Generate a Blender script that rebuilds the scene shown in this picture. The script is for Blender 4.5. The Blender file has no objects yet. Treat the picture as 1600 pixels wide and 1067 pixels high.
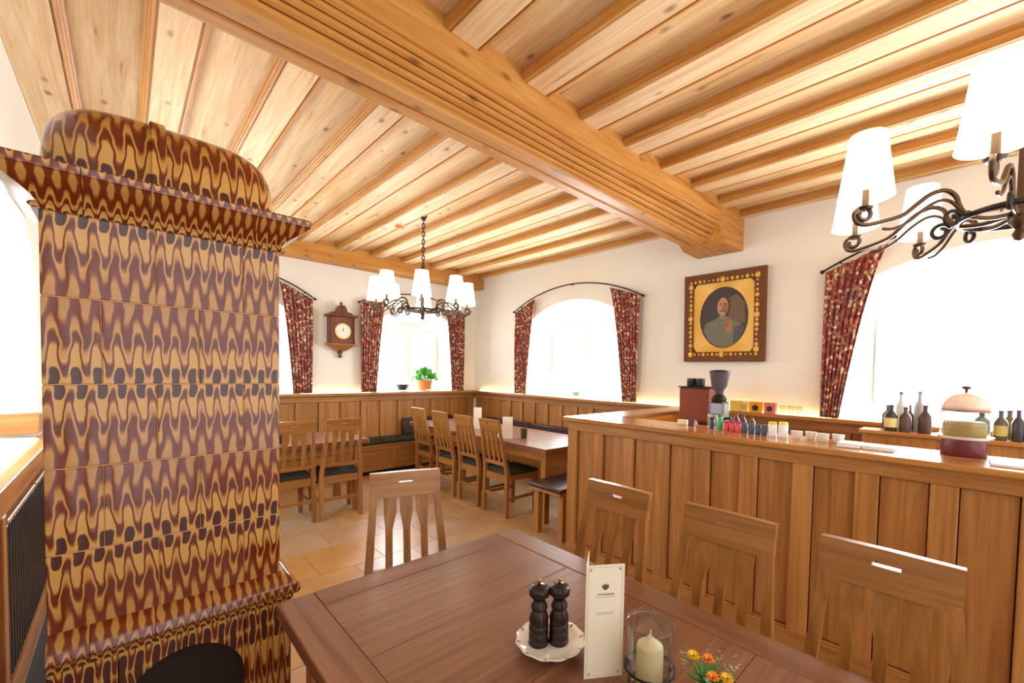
import bpy, math, random
from mathutils import Vector, Matrix
random.seed(7)
S = bpy.context.scene
C = S.collection
PI = math.pi

# ------------------------------------------------------------------ camera (solved from the photo's vanishing points)
FPX, CX, CY = 658.846, 850.938, 603.850
YAW, PITCH, ROLL = 0.7875276, -0.0350195, 0.0205700
fw = Vector((math.cos(YAW)*math.cos(PITCH), math.sin(YAW)*math.cos(PITCH), math.sin(PITCH)))
rt = fw.cross(Vector((0, 0, 1))).normalized()
up = rt.cross(fw)
r2 = math.cos(ROLL)*rt + math.sin(ROLL)*up
u2 = -math.sin(ROLL)*rt + math.cos(ROLL)*up
cd = bpy.data.cameras.new('camera')
cam = bpy.data.objects.new('camera', cd)
C.objects.link(cam)
cam.matrix_world = Matrix(((r2.x, u2.x, -fw.x, 0), (r2.y, u2.y, -fw.y, 0), (r2.z, u2.z, -fw.z, 1.5), (0, 0, 0, 1)))
cd.sensor_fit = 'HORIZONTAL'
cd.sensor_width = 36
cd.lens = 36*FPX/1600
cd.shift_x = -(CX-800)/1600
cd.shift_y = (CY-533.5)/1600
cd.clip_start = 0.02
S.camera = cam

# ------------------------------------------------------------------ world, daylight, exposure
W = bpy.data.worlds.new('world')
S.world = W
W.use_nodes = True
W.node_tree.nodes['Background'].inputs[0].default_value = (0.93, 0.96, 1.0, 1)
W.node_tree.nodes['Background'].inputs[1].default_value = 1.9
SKY = 60.0          # daylight radiance in watts per square metre behind each window
S.view_settings.view_transform = 'Standard'
S.view_settings.look = 'None'
S.view_settings.gamma = 1
S.view_settings.exposure = 0.45
S.view_settings.use_curve_mapping = False


def daylight(name, loc, direction, w, h, power):
    l = bpy.data.lights.new(name, 'AREA')
    l.shape = 'RECTANGLE'
    l.size, l.size_y = w, h
    l.energy = power*w*h
    l.color = (0.90, 0.95, 1.0)
    o = bpy.data.objects.new(name, l)
    C.objects.link(o)
    o.location = loc
    o.rotation_euler = Vector(direction).to_track_quat('-Z', 'Z').to_euler()
    return o


# ------------------------------------------------------------------ materials
def lin(h):
    c = [int(h[i:i+2], 16)/255 for i in (0, 2, 4)]
    return tuple(x/12.92 if x <= 0.04045 else ((x+0.055)/1.055)**2.4 for x in c)+(1,)


class N:
    """tiny node-tree writer"""
    def __init__(s, name):
        s.m = bpy.data.materials.new(name)
        s.m.use_nodes = True
        s.t = s.m.node_tree
        s.b = s.t.nodes['Principled BSDF']

    def n(s, typ, **kw):
        o = s.t.nodes.new(typ)
        for k, v in kw.items():
            setattr(o, k, v)
        return o

    def l(s, a, b):
        s.t.links.new(a, b)

    def math(s, op, a, b=None, c=None):
        o = s.n('ShaderNodeMath', operation=op)
        for i, v in enumerate((a, b, c)):
            if v is None:
                continue
            if isinstance(v, (int, float)):
                o.inputs[i].default_value = v
            else:
                s.l(v, o.inputs[i])
        return o.outputs[0]

    def ramp(s, fac, stops):
        o = s.n('ShaderNodeValToRGB')
        e = o.color_ramp.elements
        while len(e) < len(stops):
            e.new(0.5)
        for i, (p, c) in enumerate(stops):
            e[i].position = p
            e[i].color = lin(c) if isinstance(c, str) else c
        s.l(fac, o.inputs[0])
        return o.outputs[0]

    def mix(s, fac, a, b, mode='MIX'):
        o = s.n('ShaderNodeMix', data_type='RGBA', blend_type=mode)
        for i, v in ((0, fac), (6, a), (7, b)):
            if isinstance(v, (int, float)):
                o.inputs[i].default_value = v
            elif isinstance(v, (tuple, str)):
                o.inputs[i].default_value = lin(v) if isinstance(v, str) else v
            else:
                s.l(v, o.inputs[i])
        return o.outputs[2]

    def coord(s, rnd=7.0):
        """object coordinates, shifted per object so look-alike pieces differ"""
        tc = s.n('ShaderNodeTexCoord')
        oi = s.n('ShaderNodeObjectInfo')
        mu = s.math('MULTIPLY', oi.outputs['Random'], rnd)
        cb = s.n('ShaderNodeCombineXYZ')
        for i in range(3):
            s.l(mu, cb.inputs[i])
        ad = s.n('ShaderNodeVectorMath', operation='ADD')
        s.l(tc.outputs['Object'], ad.inputs[0])
        s.l(cb.outputs[0], ad.inputs[1])
        return ad.outputs[0], oi.outputs['Random']

    def scale(s, v, sc):
        o = s.n('ShaderNodeMapping')
        o.inputs['Scale'].default_value = sc
        s.l(v, o.inputs[0])
        return o.outputs[0]

    def noise(s, v, scale, detail=4, rough=0.55, dist=0.0):
        o = s.n('ShaderNodeTexNoise')
        o.inputs['Scale'].default_value = scale
        o.inputs['Detail'].default_value = detail
        o.inputs['Roughness'].default_value = rough
        o.inputs['Distortion'].default_value = dist
        s.l(v, o.inputs['Vector'])
        return o.outputs[0]

    def bump(s, h, strength=0.2, dist=0.01):
        o = s.n('ShaderNodeBump')
        o.inputs['Strength'].default_value = strength
        o.inputs['Distance'].default_value = dist
        s.l(h, o.inputs['Height'])
        s.l(o.outputs[0], s.b.inputs['Normal'])

    def set(s, **kw):
        for k, v in kw.items():
            s.b.inputs[k.replace('_', ' ')].default_value = v
        return s


def plain(name, col, rough=0.5, metal=0.0, **kw):
    k = N(name)
    k.set(Base_Color=lin(col), Roughness=rough, Metallic=metal)
    for a, b in kw.items():
        k.b.inputs[a.replace('_', ' ')].default_value = b
    return k.m


def wood(name, dark, light, axis, rough=0.45, knots=0.0, vary=0.12, fine=1.0, spec=0.4, bump=0.15, coat=0.0, streak=None):
    k = N(name)
    v, rnd = k.coord()
    sc = [14.0*fine]*3
    sc[axis] = 0.9
    g1 = k.noise(k.scale(v, sc), 1.0, 5, 0.6, 1.2)
    sc2 = [70.0*fine]*3
    sc2[axis] = 2.0
    g2 = k.noise(k.scale(v, sc2), 1.0, 2, 0.5)
    f = k.math('ADD', k.math('MULTIPLY', g1, 0.75), k.math('MULTIPLY', g2, 0.3))
    col = k.ramp(f, [(0.34, streak), (0.385, dark), (0.66, light)] if streak else [(0.36, dark), (0.66, light)])
    if knots:
        sk = [9.0]*3
        sk[axis] = 4.5
        vo = k.n('ShaderNodeTexVoronoi')
        vo.inputs['Scale'].default_value = 1.0
        vo.inputs['Randomness'].default_value = 1.0
        k.l(k.scale(v, sk), vo.inputs['Vector'])
        kn = k.ramp(vo.outputs['Distance'], [(0.05, (1, 1, 1, 1)), (0.2, (0, 0, 0, 1))])
        sel = k.n('ShaderNodeSeparateColor')
        k.l(vo.outputs['Color'], sel.inputs[0])
        on = k.math('GREATER_THAN', sel.outputs[0], 1.0-knots)
        col = k.mix(k.math('MULTIPLY', k.math('MULTIPLY', kn, on), 0.75), col, '6b3f1c')
    hv = k.n('ShaderNodeHueSaturation')
    k.l(k.math('ADD', 1.0-vary, k.math('MULTIPLY', rnd, 2*vary)), hv.inputs['Value'])
    k.l(col, hv.inputs['Color'])
    k.l(hv.outputs[0], k.b.inputs['Base Color'])
    k.set(Roughness=rough, Specular_IOR_Level=spec, Coat_Weight=coat, Coat_Roughness=0.15)
    if bump:
        k.bump(g2, bump, 0.004)
    return k.m


def glaze(name, period=0.043, hgt=0.243, flip=False, amp=0.2, along=None):
    """brown stove glaze with honey-coloured flame bands ending in a row of dark drops"""
    k = N(name)
    tc = k.n('ShaderNodeTexCoord')
    oi = k.n('ShaderNodeObjectInfo')
    sp = k.n('ShaderNodeSeparateXYZ')
    k.l(tc.outputs['Object'], sp.inputs[0])
    wob = k.math('MULTIPLY', k.math('SUBTRACT', k.noise(tc.outputs['Object'], 12, 1), 0.5), 0.55)
    fine = k.math('SUBTRACT', k.noise(tc.outputs['Object'], 55, 2), 0.5)
    xy = k.math('ADD', sp.outputs[0], sp.outputs[1]) if along is None else sp.outputs[along]
    u = k.math('ADD', k.math('ADD', k.math('DIVIDE', xy, period), k.math('MULTIPLY', oi.outputs['Random'], 5.0)), wob)
    v = k.math('PINGPONG', k.math('DIVIDE', sp.outputs[2], hgt), 1.0)
    if flip:
        v = k.math('SUBTRACT', 1.0, v)
    w = k.math('COSINE', k.math('MULTIPLY', u, 2*PI))
    w = k.math('MULTIPLY', w, k.math('SUBTRACT', 1.5, k.math('MULTIPLY', k.math('MULTIPLY', w, w), 0.5)))
    g = k.math('ADD', k.math('ADD', v, k.math('MULTIPLY', w, amp)), k.math('ADD', k.math('MULTIPLY', fine, 0.07), k.math('MULTIPLY', wob, 0.10)))
    H, A, D = 'c0904a', '8f4d18', '5c2410'
    bands = k.ramp(g, [(0.0, H), (0.25, H), (0.28, A), (0.305, D), (0.40, D), (0.43, A), (0.46, H), (0.57, 'b07c38'), (0.605, A), (0.64, D), (0.86, '66280f'), (0.92, A), (0.96, 'b07c38'), (1.0, 'b88a48')])
    # dark drops along the pale end
    dv = k.math('DIVIDE', k.math('SUBTRACT', v, 0.085), 0.12)
    dw = k.math('DIVIDE', k.math('ADD', w, 1.0), 1.15)
    dd = k.math('ADD', k.math('POWER', k.math('ABSOLUTE', dv), 3.0), k.math('ADD', dw, k.math('MULTIPLY', fine, 0.5)))
    drop = k.ramp(dd, [(0.75, (1, 1, 1, 1)), (1.05, (0, 0, 0, 1))])
    col = k.mix(drop, bands, '46201a')
    big = k.noise(tc.outputs['Object'], 4, 2)
    col = k.mix(k.ramp(k.math('ADD', k.math('MULTIPLY', big, 0.6), k.math('MULTIPLY', v, 0.35)), [(0.45, (0, 0, 0, 1)), (0.75, (0.45, 0.45, 0.45, 1))]), col, '7c3610')
    k.l(col, k.b.inputs['Base Color'])
    k.set(Roughness=0.17, Specular_IOR_Level=0.5)
    k.bump(g, 0.08, 0.01)
    return k.m


def emit(name, col, strength):
    k = N(name)
    k.set(Base_Color=lin(col), Roughness=0.8)
    k.b.inputs['Emission Color'].default_value = lin(col)
    k.b.inputs['Emission Strength'].default_value = strength
    return k.m


def thin_glass(name, tint='ffffff', gloss=0.12):
    k = N(name)
    tr = k.n('ShaderNodeBsdfTransparent')
    tr.inputs[0].default_value = lin(tint)
    gl = k.n('ShaderNodeBsdfGlossy')
    gl.inputs['Roughness'].default_value = 0.03
    lw = k.n('ShaderNodeLayerWeight')
    lw.inputs[0].default_value = 0.5
    mx = k.n('ShaderNodeMixShader')
    k.l(k.math('ADD', k.math('MULTIPLY', k.math('POWER', lw.outputs['Facing'], 4.0), 0.5), gloss*0.2), mx.inputs[0])
    k.l(tr.outputs[0], mx.inputs[1])
    k.l(gl.outputs[0], mx.inputs[2])
    k.l(mx.outputs[0], k.t.nodes['Material Output'].inputs['Surface'])
    return k.m


def plaster(name, col):
    k = N(name)
    v, _ = k.coord(0)
    n = k.noise(v, 2.2, 5)
    k.l(k.mix(k.math('MULTIPLY', n, 0.25), col, 'd9cfbf'), k.b.inputs['Base Color'])
    k.set(Roughness=0.9, Specular_IOR_Level=0.1)
    k.bump(k.noise(v, 35, 4), 0.12, 0.004)
    return k.m


def fabric():
    k = N('curtain_fabric')
    v, _ = k.coord(3)
    vo = k.n('ShaderNodeTexVoronoi')
    vo.inputs['Scale'].default_value = 38
    k.l(v, vo.inputs['Vector'])
    sp = k.n('ShaderNodeSeparateColor')
    k.l(vo.outputs['Color'], sp.inputs[0])
    base = k.ramp(sp.outputs[0], [(0.0, '8a4644'), (0.25, 'a05250'), (0.4, '857672'), (0.52, '8e4a42'), (0.66, 'b87458'), (0.78, 'e0bd96'), (0.92, 'efdcc0')])
    base.node.color_ramp.interpolation = 'CONSTANT'
    n = k.noise(v, 30, 4)
    col = k.mix(k.ramp(n, [(0.5, (0, 0, 0, 1)), (0.62, (0.6, 0.6, 0.6, 1))]), base, '6e3430')
    k.l(col, k.b.inputs['Base Color'])
    k.set(Roughness=0.9, Specular_IOR_Level=0.1)
    return k.m


M = {}
M['wall'] = plaster('cream_plaster', 'f0efe6')
M['pine_y'] = wood('pine_boards', 'd6ac78', 'eed6ae', 1, 0.6, 0.5, 0.07, streak='93683a')
M['pine_m'] = wood('pine_edge_mouldings', 'b3762f', 'd49e56', 1, 0.5, 0.1, 0.08)
M['pine_r'] = wood('pine_recessed_boards', 'd4a970', 'ecd0a2', 1, 0.6, 0.5, 0.08, streak='93683a')
M['beam'] = wood('old_pine_beam', 'b4762f', 'd0984f', 0, 0.5, 0.7, 0.05, streak='8a5620')
M['oak_z'] = wood('oak_upright', '98602c', 'bc8649', 2, 0.38, 0, 0.1)
M['oak_p'] = wood('oak_panel_boards', '935e2c', 'b68046', 2, 0.38, 0, 0.06)
M['oak_t'] = wood('oak_counter_top', '98602c', 'bc8649', 1, 0.2, 0, 0.03)
M['shadow_gap'] = plain('dark_shadow_backing', '3a2212', 0.8)  # dark colour stands in for shade in the panel gaps
M['oak_y'] = wood('oak_rail_lengthwise', '98602c', 'bc8649', 1, 0.36, 0, 0.08)
M['oak_x'] = wood('oak_rail_crosswise', '98602c', 'bc8649', 0, 0.36, 0, 0.08)
M['chair'] = wood('chair_oak_upright', '8a5824', 'ae7a40', 2, 0.33, 0, 0.06)
M['chair_x'] = wood('chair_oak_crosswise', '8a5824', 'ae7a40', 0, 0.33, 0, 0.06)
M['top_y'] = wood('stained_table_lengthwise', '6c432c', '8f6347', 1, 0.29, 0, 0.03, 1.3, 0.5, 0.04)
M['top_x'] = wood('stained_table_crosswise', '6c432c', '8f6347', 0, 0.29, 0, 0.03, 1.3, 0.5, 0.04)
M['walnut'] = wood('clock_walnut', '4c2413', '84472a', 2, 0.35, 0, 0.03, 2)
M['iron'] = plain('wrought_iron', '3a342f', 0.42, 0.8)
M['bronze'] = plain('bronze_iron', '5e4a38', 0.38, 0.85)
M['black'] = plain('black_metal', '17130f', 0.45, 0.3)
M['white'] = plain('white_paint', 'f4f2ee', 0.5)
M['porcelain'] = plain('white_porcelain', 'efe9df', 0.15)
M['gold'] = plain('gilt', 'e0b04a', 0.4, 0.15)
M['brass'] = plain('brass', 'c79a4a', 0.25, 1.0)
M['steel'] = plain('steel', 'b8b6b4', 0.28, 1.0)
M['leather'] = plain('dark_brown_leather', '43302a', 0.42)
M['olive'] = plain('dark_olive_cushion', '3a3a30', 0.85, Specular_IOR_Level=0.15)
M['glaze'] = glaze('stove_glaze')
M['glaze_f'] = glaze('stove_glaze_reversed', flip=True)
M['glaze_d'] = glaze('stove_glaze_dome', 0.047, 0.26, along=0)
M['glaze_s'] = glaze('stove_glaze_small', 0.030, 0.09, amp=0.16, along=0)
M['glaze_t'] = glaze('stove_glaze_small_side', 0.030, 0.09, amp=0.16, along=1)
M['glaze_b'] = glaze('stove_glaze_base', 0.036, 0.28, amp=0.26)
M['glass'] = thin_glass('window_glass')
M['glass2'] = thin_glass('clear_glass', 'f4f6f4', 0.3)
M['shade'] = emit('lit_lamp_shade', 'fff6e6', 2.2)
M['led'] = emit('warm_led_strip', 'ffd98a', 14.0)
M['fabric'] = fabric()
M['grout'] = plain('stove_joint', 'b98a62', 0.7)
M['niche_dark'] = plain('dark_clay', '24140e', 0.8)


def floor_mat():
    k = N('floor_stone_tile')
    v, rnd = k.coord(9)
    n = k.noise(v, 3.0, 5)
    col = k.ramp(n, [(0.3, 'b08a60'), (0.7, 'cba67c')])
    hv = k.n('ShaderNodeHueSaturation')
    k.l(k.math('ADD', 0.95, k.math('MULTIPLY', rnd, 0.10)), hv.inputs['Value'])
    k.l(k.math('ADD', 0.8, k.math('MULTIPLY', rnd, 0.4)), hv.inputs['Saturation'])
    k.l(col, hv.inputs['Color'])
    k.l(hv.outputs[0], k.b.inputs['Base Color'])
    k.set(Roughness=0.3, Specular_IOR_Level=0.5)
    return k.m


M['floor'] = floor_mat()
M['joint'] = plain('floor_joint', 'a3825e', 0.8)


# ------------------------------------------------------------------ mesh helpers
class MB:
    def __init__(s):
        s.v, s.f = [], []

    def add(s, vs, fs):
        o = len(s.v)
        s.v += [tuple(x) for x in vs]
        s.f += [tuple(i+o for i in f) for f in fs]
        return s

    def box(s, x0, x1, y0, y1, z0, z1, c=0.0):
        cx, cy, cz = (x0+x1)/2, (y0+y1)/2, (z0+z1)/2
        h = (abs(x1-x0)/2, abs(y1-y0)/2, abs(z1-z0)/2)
        c = min(c, min(h)*0.6)
        if c <= 0:
            vs = [(cx+a*h[0], cy+b*h[1], cz+d*h[2]) for a in (-1, 1) for b in (-1, 1) for d in (-1, 1)]
            return s.add(vs, [(0, 1, 3, 2), (4, 6, 7, 5), (0, 4, 5, 1), (2, 3, 7, 6), (0, 2, 6, 4), (1, 5, 7, 3)])
        idx, vs = {}, []
        for sg in [(a, b, d) for a in (-1, 1) for b in (-1, 1) for d in (-1, 1)]:
            for ax in range(3):
                p = [sg[i]*(h[i] if i == ax else h[i]-c) for i in range(3)]
                idx[(sg, ax)] = len(vs)
                vs.append((cx+p[0], cy+p[1], cz+p[2]))
        fs = []
        for ax in range(3):
            b, d = [i for i in range(3) if i != ax]
            for s1 in (-1, 1):
                q = []
                for sb, sd in ((-1, -1), (1, -1), (1, 1), (-1, 1)):
                    g = [0, 0, 0]
                    g[ax], g[b], g[d] = s1, sb, sd
                    q.append(idx[(tuple(g), ax)])
                n = 1 if ((ax == 1) ^ (s1 > 0)) else -1
                fs.append(tuple(q) if n > 0 else tuple(q[::-1]))
            for sb in (-1, 1):
                for sd in (-1, 1):
                    g0, g1 = [0, 0, 0], [0, 0, 0]
                    g0[ax], g0[b], g0[d] = -1, sb, sd
                    g1[ax], g1[b], g1[d] = 1, sb, sd
                    fs.append((idx[(tuple(g0), b)], idx[(tuple(g1), b)], idx[(tuple(g1), d)], idx[(tuple(g0), d)]))
        for sg in [(a, b, d) for a in (-1, 1) for b in (-1, 1) for d in (-1, 1)]:
            fs.append(tuple(idx[(sg, ax)] for ax in range(3)))
        return s.add(vs, fs)

    def quadbox(s, bot, top):
        """loft between two quads"""
        return s.add(list(bot)+list(top), [(3, 2, 1, 0), (4, 5, 6, 7), (0, 1, 5, 4), (1, 2, 6, 5), (2, 3, 7, 6), (3, 0, 4, 7)])

    def beam(s, p, q, wx, wy, wx2=None, wy2=None):
        """four-sided bar from p to q (mostly upright), half widths along x and y"""
        wx2 = wx if wx2 is None else wx2
        wy2 = wy if wy2 is None else wy2
        a = [(p[0]+i*wx, p[1]+j*wy, p[2]) for i, j in ((-1, -1), (1, -1), (1, 1), (-1, 1))]
        b = [(q[0]+i*wx2, q[1]+j*wy2, q[2]) for i, j in ((-1, -1), (1, -1), (1, 1), (-1, 1))]
        return s.quadbox(a, b)

    def prism(s, pts, mp, d0, d1):
        """polygon pts (a,b) extruded from d0 to d1; mp(a,b,d)->xyz"""
        n = len(pts)
        vs = [mp(a, b, d0) for a, b in pts]+[mp(a, b, d1) for a, b in pts]
        fs = [tuple(range(n))[::-1], tuple(range(n, 2*n))]+[(i, (i+1) % n, n+(i+1) % n, n+i) for i in range(n)]
        return s.add(vs, fs)

    def lathe(s, prof, cx=0, cy=0, n=24, z0=0):
        vs, fs = [], []
        m = len(prof)
        for i in range(n):
            t = 2*PI*i/n
            for r, z in prof:
                vs.append((cx+r*math.cos(t), cy+r*math.sin(t), z0+z))
        for i in range(n):
            for j in range(m-1):
                a, b = i*m+j, ((i+1) % n)*m+j
                fs.append((a, b, b+1, a+1))
        s.add(vs, fs)
        o = len(s.v)-len(vs)
        if prof[0][0] > 1e-6:
            s.f.append(tuple(o+i*m for i in range(n))[::-1])
        if prof[-1][0] > 1e-6:
            s.f.append(tuple(o+i*m+m-1 for i in range(n)))
        return s

    def tube(s, pts, r, n=8, closed=False, r2=None):
        pts = [Vector(p) for p in pts]
        m = len(pts)
        vs, fs = [], []
        ref = None
        for i, p in enumerate(pts):
            a = pts[(i-1) % m] if (i > 0 or closed) else p
            b = pts[(i+1) % m] if (i < m-1 or closed) else p
            t = (b-a).normalized()
            if ref is None:
                ref = t.orthogonal().normalized()
            ref = (ref-t*ref.dot(t)).normalized()
            bi = t.cross(ref)
            rr = r if r2 is None else r+(r2-r)*i/(m-1)
            for j in range(n):
                an = 2*PI*j/n
                vs.append(p+ref*(rr*math.cos(an))+bi*(rr*math.sin(an)))
        for i in range(m if closed else m-1):
            for j in range(n):
                k = (i+1) % m
                fs.append((i*n+j, i*n+(j+1) % n, k*n+(j+1) % n, k*n+j))
        if not closed:
            fs.append(tuple(range(n))[::-1])
            fs.append(tuple(range((m-1)*n, m*n)))
        return s.add(vs, fs)

    def sphere(s, c, rx, ry=None, rz=None, n=16, m=10):
        ry = rx if ry is None else ry
        rz = rx if rz is None else rz
        vs = [(c[0], c[1], c[2]+rz)]
        for i in range(1, m):
            t = PI*i/m
            for j in range(n):
                a = 2*PI*j/n
                vs.append((c[0]+rx*math.sin(t)*math.cos(a), c[1]+ry*math.sin(t)*math.sin(a), c[2]+rz*math.cos(t)))
        vs.append((c[0], c[1], c[2]-rz))
        fs = [(0, 1+j, 1+(j+1) % n) for j in range(n)]
        for i in range(m-2):
            for j in range(n):
                a, b = 1+i*n+j, 1+i*n+(j+1) % n
                fs.append((a, a+n, b+n, b))
        l = len(vs)-1
        o = 1+(m-2)*n
        fs += [(l, o+(j+1) % n, o+j) for j in range(n)]
        return s.add(vs, fs)

    def sweep(s, prof, path):
        """open profile of (out, z) swept along a polyline of (x, y, outward vector) stations"""
        m = len(prof)
        vs = [(x+o*nx, y+o*ny, z) for x, y, nx, ny in path for o, z in prof]
        fs = [(i*m+j, (i+1)*m+j, (i+1)*m+j+1, i*m+j+1) for i in range(len(path)-1) for j in range(m-1)]
        s.add(vs, fs)
        o = len(s.v)-len(vs)
        s.f.append(tuple(o+j for j in range(m))[::-1])
        s.f.append(tuple(o+(len(path)-1)*m+j for j in range(m)))
        return s

    def build(s, name, mat, parent=None, smooth=False, loc=None):
        me = bpy.data.meshes.new(name)
        vs = s.v
        if loc is not None:
            vs = [(x-loc[0], y-loc[1], z-loc[2]) for x, y, z in vs]
        me.from_pydata(vs, [], s.f)
        me.update()
        import bmesh
        bm = bmesh.new()
        bm.from_mesh(me)
        bmesh.ops.recalc_face_normals(bm, faces=bm.faces)
        bm.to_mesh(me)
        bm.free()
        me.materials.append(mat)
        if smooth:
            for p in me.polygons:
                p.use_smooth = True
            if smooth != 'all':
                me.set_sharp_from_angle(angle=math.radians(38))
        o = bpy.data.objects.new(name, me)
        C.objects.link(o)
        if loc is not None:
            o.location = loc
        if parent is not None:
            o.parent = parent
        return o


def tag(o, label, cat, group=None):
    o['label'] = label
    o['category'] = cat
    if group:
        o['group'] = group
    return o


def empty(name, loc=(0, 0, 0), rz=0.0):
    o = bpy.data.objects.new(name, None)
    o.empty_display_size = 0.05
    C.objects.link(o)
    o.location = loc
    o.rotation_euler = (0, 0, rz)
    return o


def thing(name, label, cat, loc=(0, 0, 0), rz=0.0, group=None):
    return tag(empty(name, loc, rz), label, cat, group)


def struct(o, label=None):
    o['kind'] = 'structure'
    if label:
        o['label'] = label
    return o


def copy_tree(o, parent=None):
    c = o.copy()
    C.objects.link(c)
    c.parent = parent
    for ch in list(o.children):
        copy_tree(ch, c)
    return c


def copy_part(o, loc, parent, name=None, rot=None):
    c = o.copy()
    C.objects.link(c)
    c.parent = parent
    c.location = loc
    if rot is not None:
        c.rotation_euler = rot
    return c


# ================================================================== ROOM
XL, XR, YF, YN = -0.42, 4.50, 6.30, -2.40
ZB, ZC = 3.10, 3.168        # underside of the lower and of the recessed ceiling boards


def arc_z(u, op):
    a, b, sill, spring, top = op
    t = (u-(a+b)/2)/((b-a)/2)
    h = top-spring
    w = (b-a)/2
    R = (w*w+h*h)/(2*h)
    return top-R+math.sqrt(max(R*R-(t*w)**2, 0))


def wall_mesh(mb, mp, u0, u1, z0, z1, ops, n=18):
    u = u0
    def q(a, b, c, d):
        mb.add([mp(*a), mp(*b), mp(*c), mp(*d)], [(0, 1, 2, 3)])
    for op in sorted(ops):
        a, b, sill = op[:3]
        q((u, z0), (a, z0), (a, z1), (u, z1))
        q((a, z0), (b, z0), (b, sill), (a, sill))
        for i in range(n):
            p, r = a+(b-a)*i/n, a+(b-a)*(i+1)/n
            q((p, arc_z(p, op)), (r, arc_z(r, op)), (r, z1), (p, z1))
        u = b
    q((u, z0), (u1, z0), (u1, z1), (u, z1))


def outline(op, n=18):
    a, b, sill = op[:3]
    pts = [(a, sill)]
    for i in range(n+1):
        p = a+(b-a)*i/n
        pts.append((p, arc_z(p, op)))
    pts.append((b, sill))
    return pts


def inner_op(op, side=0.2):
    a, b, sill, spring, top = op
    return (a+side, b-side, sill+0.02, spring-0.12, top-0.22)


def reveal(mb, mp, op, depth):
    """splayed plaster embrasure; mp(u, z, d) with d = depth into the wall"""
    o1, o2 = outline(op), outline(inner_op(op))
    for i in range(len(o1)-1):
        mb.add([mp(*o1[i], 0), mp(*o1[i+1], 0), mp(*o2[i+1], depth), mp(*o2[i], depth)], [(0, 1, 2, 3)])
    mb.add([mp(*o1[-1], 0), mp(*o1[0], 0), mp(*o2[0], depth), mp(*o2[-1], depth)], [(0, 1, 2, 3)])


def make_window(idx, mp, op, depth, label):
    io = inner_op(op)
    a, b, sill, spring, top = io
    w = struct(empty('window_%d' % idx), label)
    t = 0.055
    sm = (a+t, b-t, sill+t, spring, top-t)
    o1, o2 = outline(io), outline(sm)
    mb = MB()
    n = len(o1)
    for d in (depth-0.05, depth+0.02):
        for i in range(n):
            j = (i+1) % n
            mb.add([mp(*o1[i], d), mp(*o1[j], d), mp(*o2[j], d), mp(*o2[i], d)], [(0, 1, 2, 3)])
    for i in range(n):
        j = (i+1) % n
        mb.add([mp(*o2[i], depth-0.05), mp(*o2[j], depth-0.05), mp(*o2[j], depth+0.02), mp(*o2[i], depth+0.02)], [(0, 1, 2, 3)])
    mb.build('window_frame', M['white'], w)

    def bar(name, u0, u1, z0, z1, d0, d1):
        mb = MB()
        mb.prism([(u0, z0), (u1, z0), (u1, z1), (u0, z1)], mp, d0, d1)
        return mb.build(name, M['white'], w)
    uc = (a+b)/2
    bar('mullion', uc-0.045, uc+0.045, sill+t, arc_z(uc, sm), depth-0.06, depth+0.02)
    bar('muntin', a+t, uc-0.045, sill+0.36*(spring-sill)+0.3, sill+0.36*(spring-sill)+0.325, depth-0.03, depth+0.01)
    bar('muntin', uc+0.045, b-t, sill+0.36*(spring-sill)+0.3, sill+0.36*(spring-sill)+0.325, depth-0.03, depth+0.01)
    zm = sill+0.36*(spring-sill)+0.31
    for u0, u1 in ((a+t, uc-0.045), (uc+0.045, b-t)):
        for lo in (True, False):
            mb = MB()
            if lo:
                pts = [(u0, sill+t), (u1, sill+t), (u1, zm), (u0, zm)]
            else:
                pts = [(u0, zm), (u1, zm)]+[(u1+(u0-u1)*i/8, arc_z(u1+(u0-u1)*i/8, sm)) for i in range(9)]
            mb.prism(pts, mp, depth-0.004, depth)
            mb.build('pane', M['glass'], w)
    return w


mR = lambda u, z, d=0: (XR+d, u, z)
mF = lambda u, z, d=0: (u, YF+d, z)
mL = lambda u, z, d=0: (XL-d, u, z)
W1 = (3.10, 4.93, 1.14, 2.24, 2.53)
W2 = (-1.06, 0.81, 1.14, 2.24, 2.53)
W3 = (0.10, 1.62, 1.14, 2.16, 2.46)
W4 = (2.63, 4.13, 1.14, 2.16, 2.46)
W5 = (2.62, 4.42, 1.00, 2.10, 2.45)
for nm, mp, u0, u1, ops, depth, lab in (
        ('wall_right', mR, YN, YF, [W1, W2], 0.42, 'cream plaster wall with the oval portrait and two arched windows'),
        ('wall_far', mF, XL, XR, [W3, W4], 0.42, 'cream plaster wall with the hanging clock and two arched windows'),
        ('wall_left', mL, YN, YF, [W5], 0.36, 'white plaster wall with an arched window bay behind the tiled stove')):
    mb = MB()
    wall_mesh(mb, mp, u0, u1, 0, 3.25, ops)
    for op in ops:
        reveal(mb, mp, op, depth)
    struct(mb.build(nm, M['wall']), lab)
make_window(1, mR, W1, 0.42, 'arched white window in the portrait wall beside the long set table')
make_window(2, mR, W2, 0.42, 'wide arched white window behind the bar at the right edge')
make_window(3, mF, W3, 0.42, 'arched white window half hidden behind the tiled stove')
make_window(4, mF, W4, 0.42, 'arched white window with the potted herb on its sill')
make_window(5, mL, W5, 0.36, 'arched window in the left wall beside the tiled stove')
for op, mp, dep, dr, f in ((W1, mR, 0.42, (-1, 0, 0), 1.0), (W2, mR, 0.42, (-1, 0, 0), 1.5), (W3, mF, 0.42, (0, -1, 0), 0.7), (W4, mF, 0.42, (0, -1, 0), 0.8), (W5, mL, 0.36, (1, 0, 0), 0.35)):
    a, b, s_, sp, tp = inner_op(op)
    daylight('daylight', mp((a+b)/2, (s_+tp)/2, dep+0.10), dr, b-a+0.06, tp-s_+0.1, SKY*f)

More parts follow.
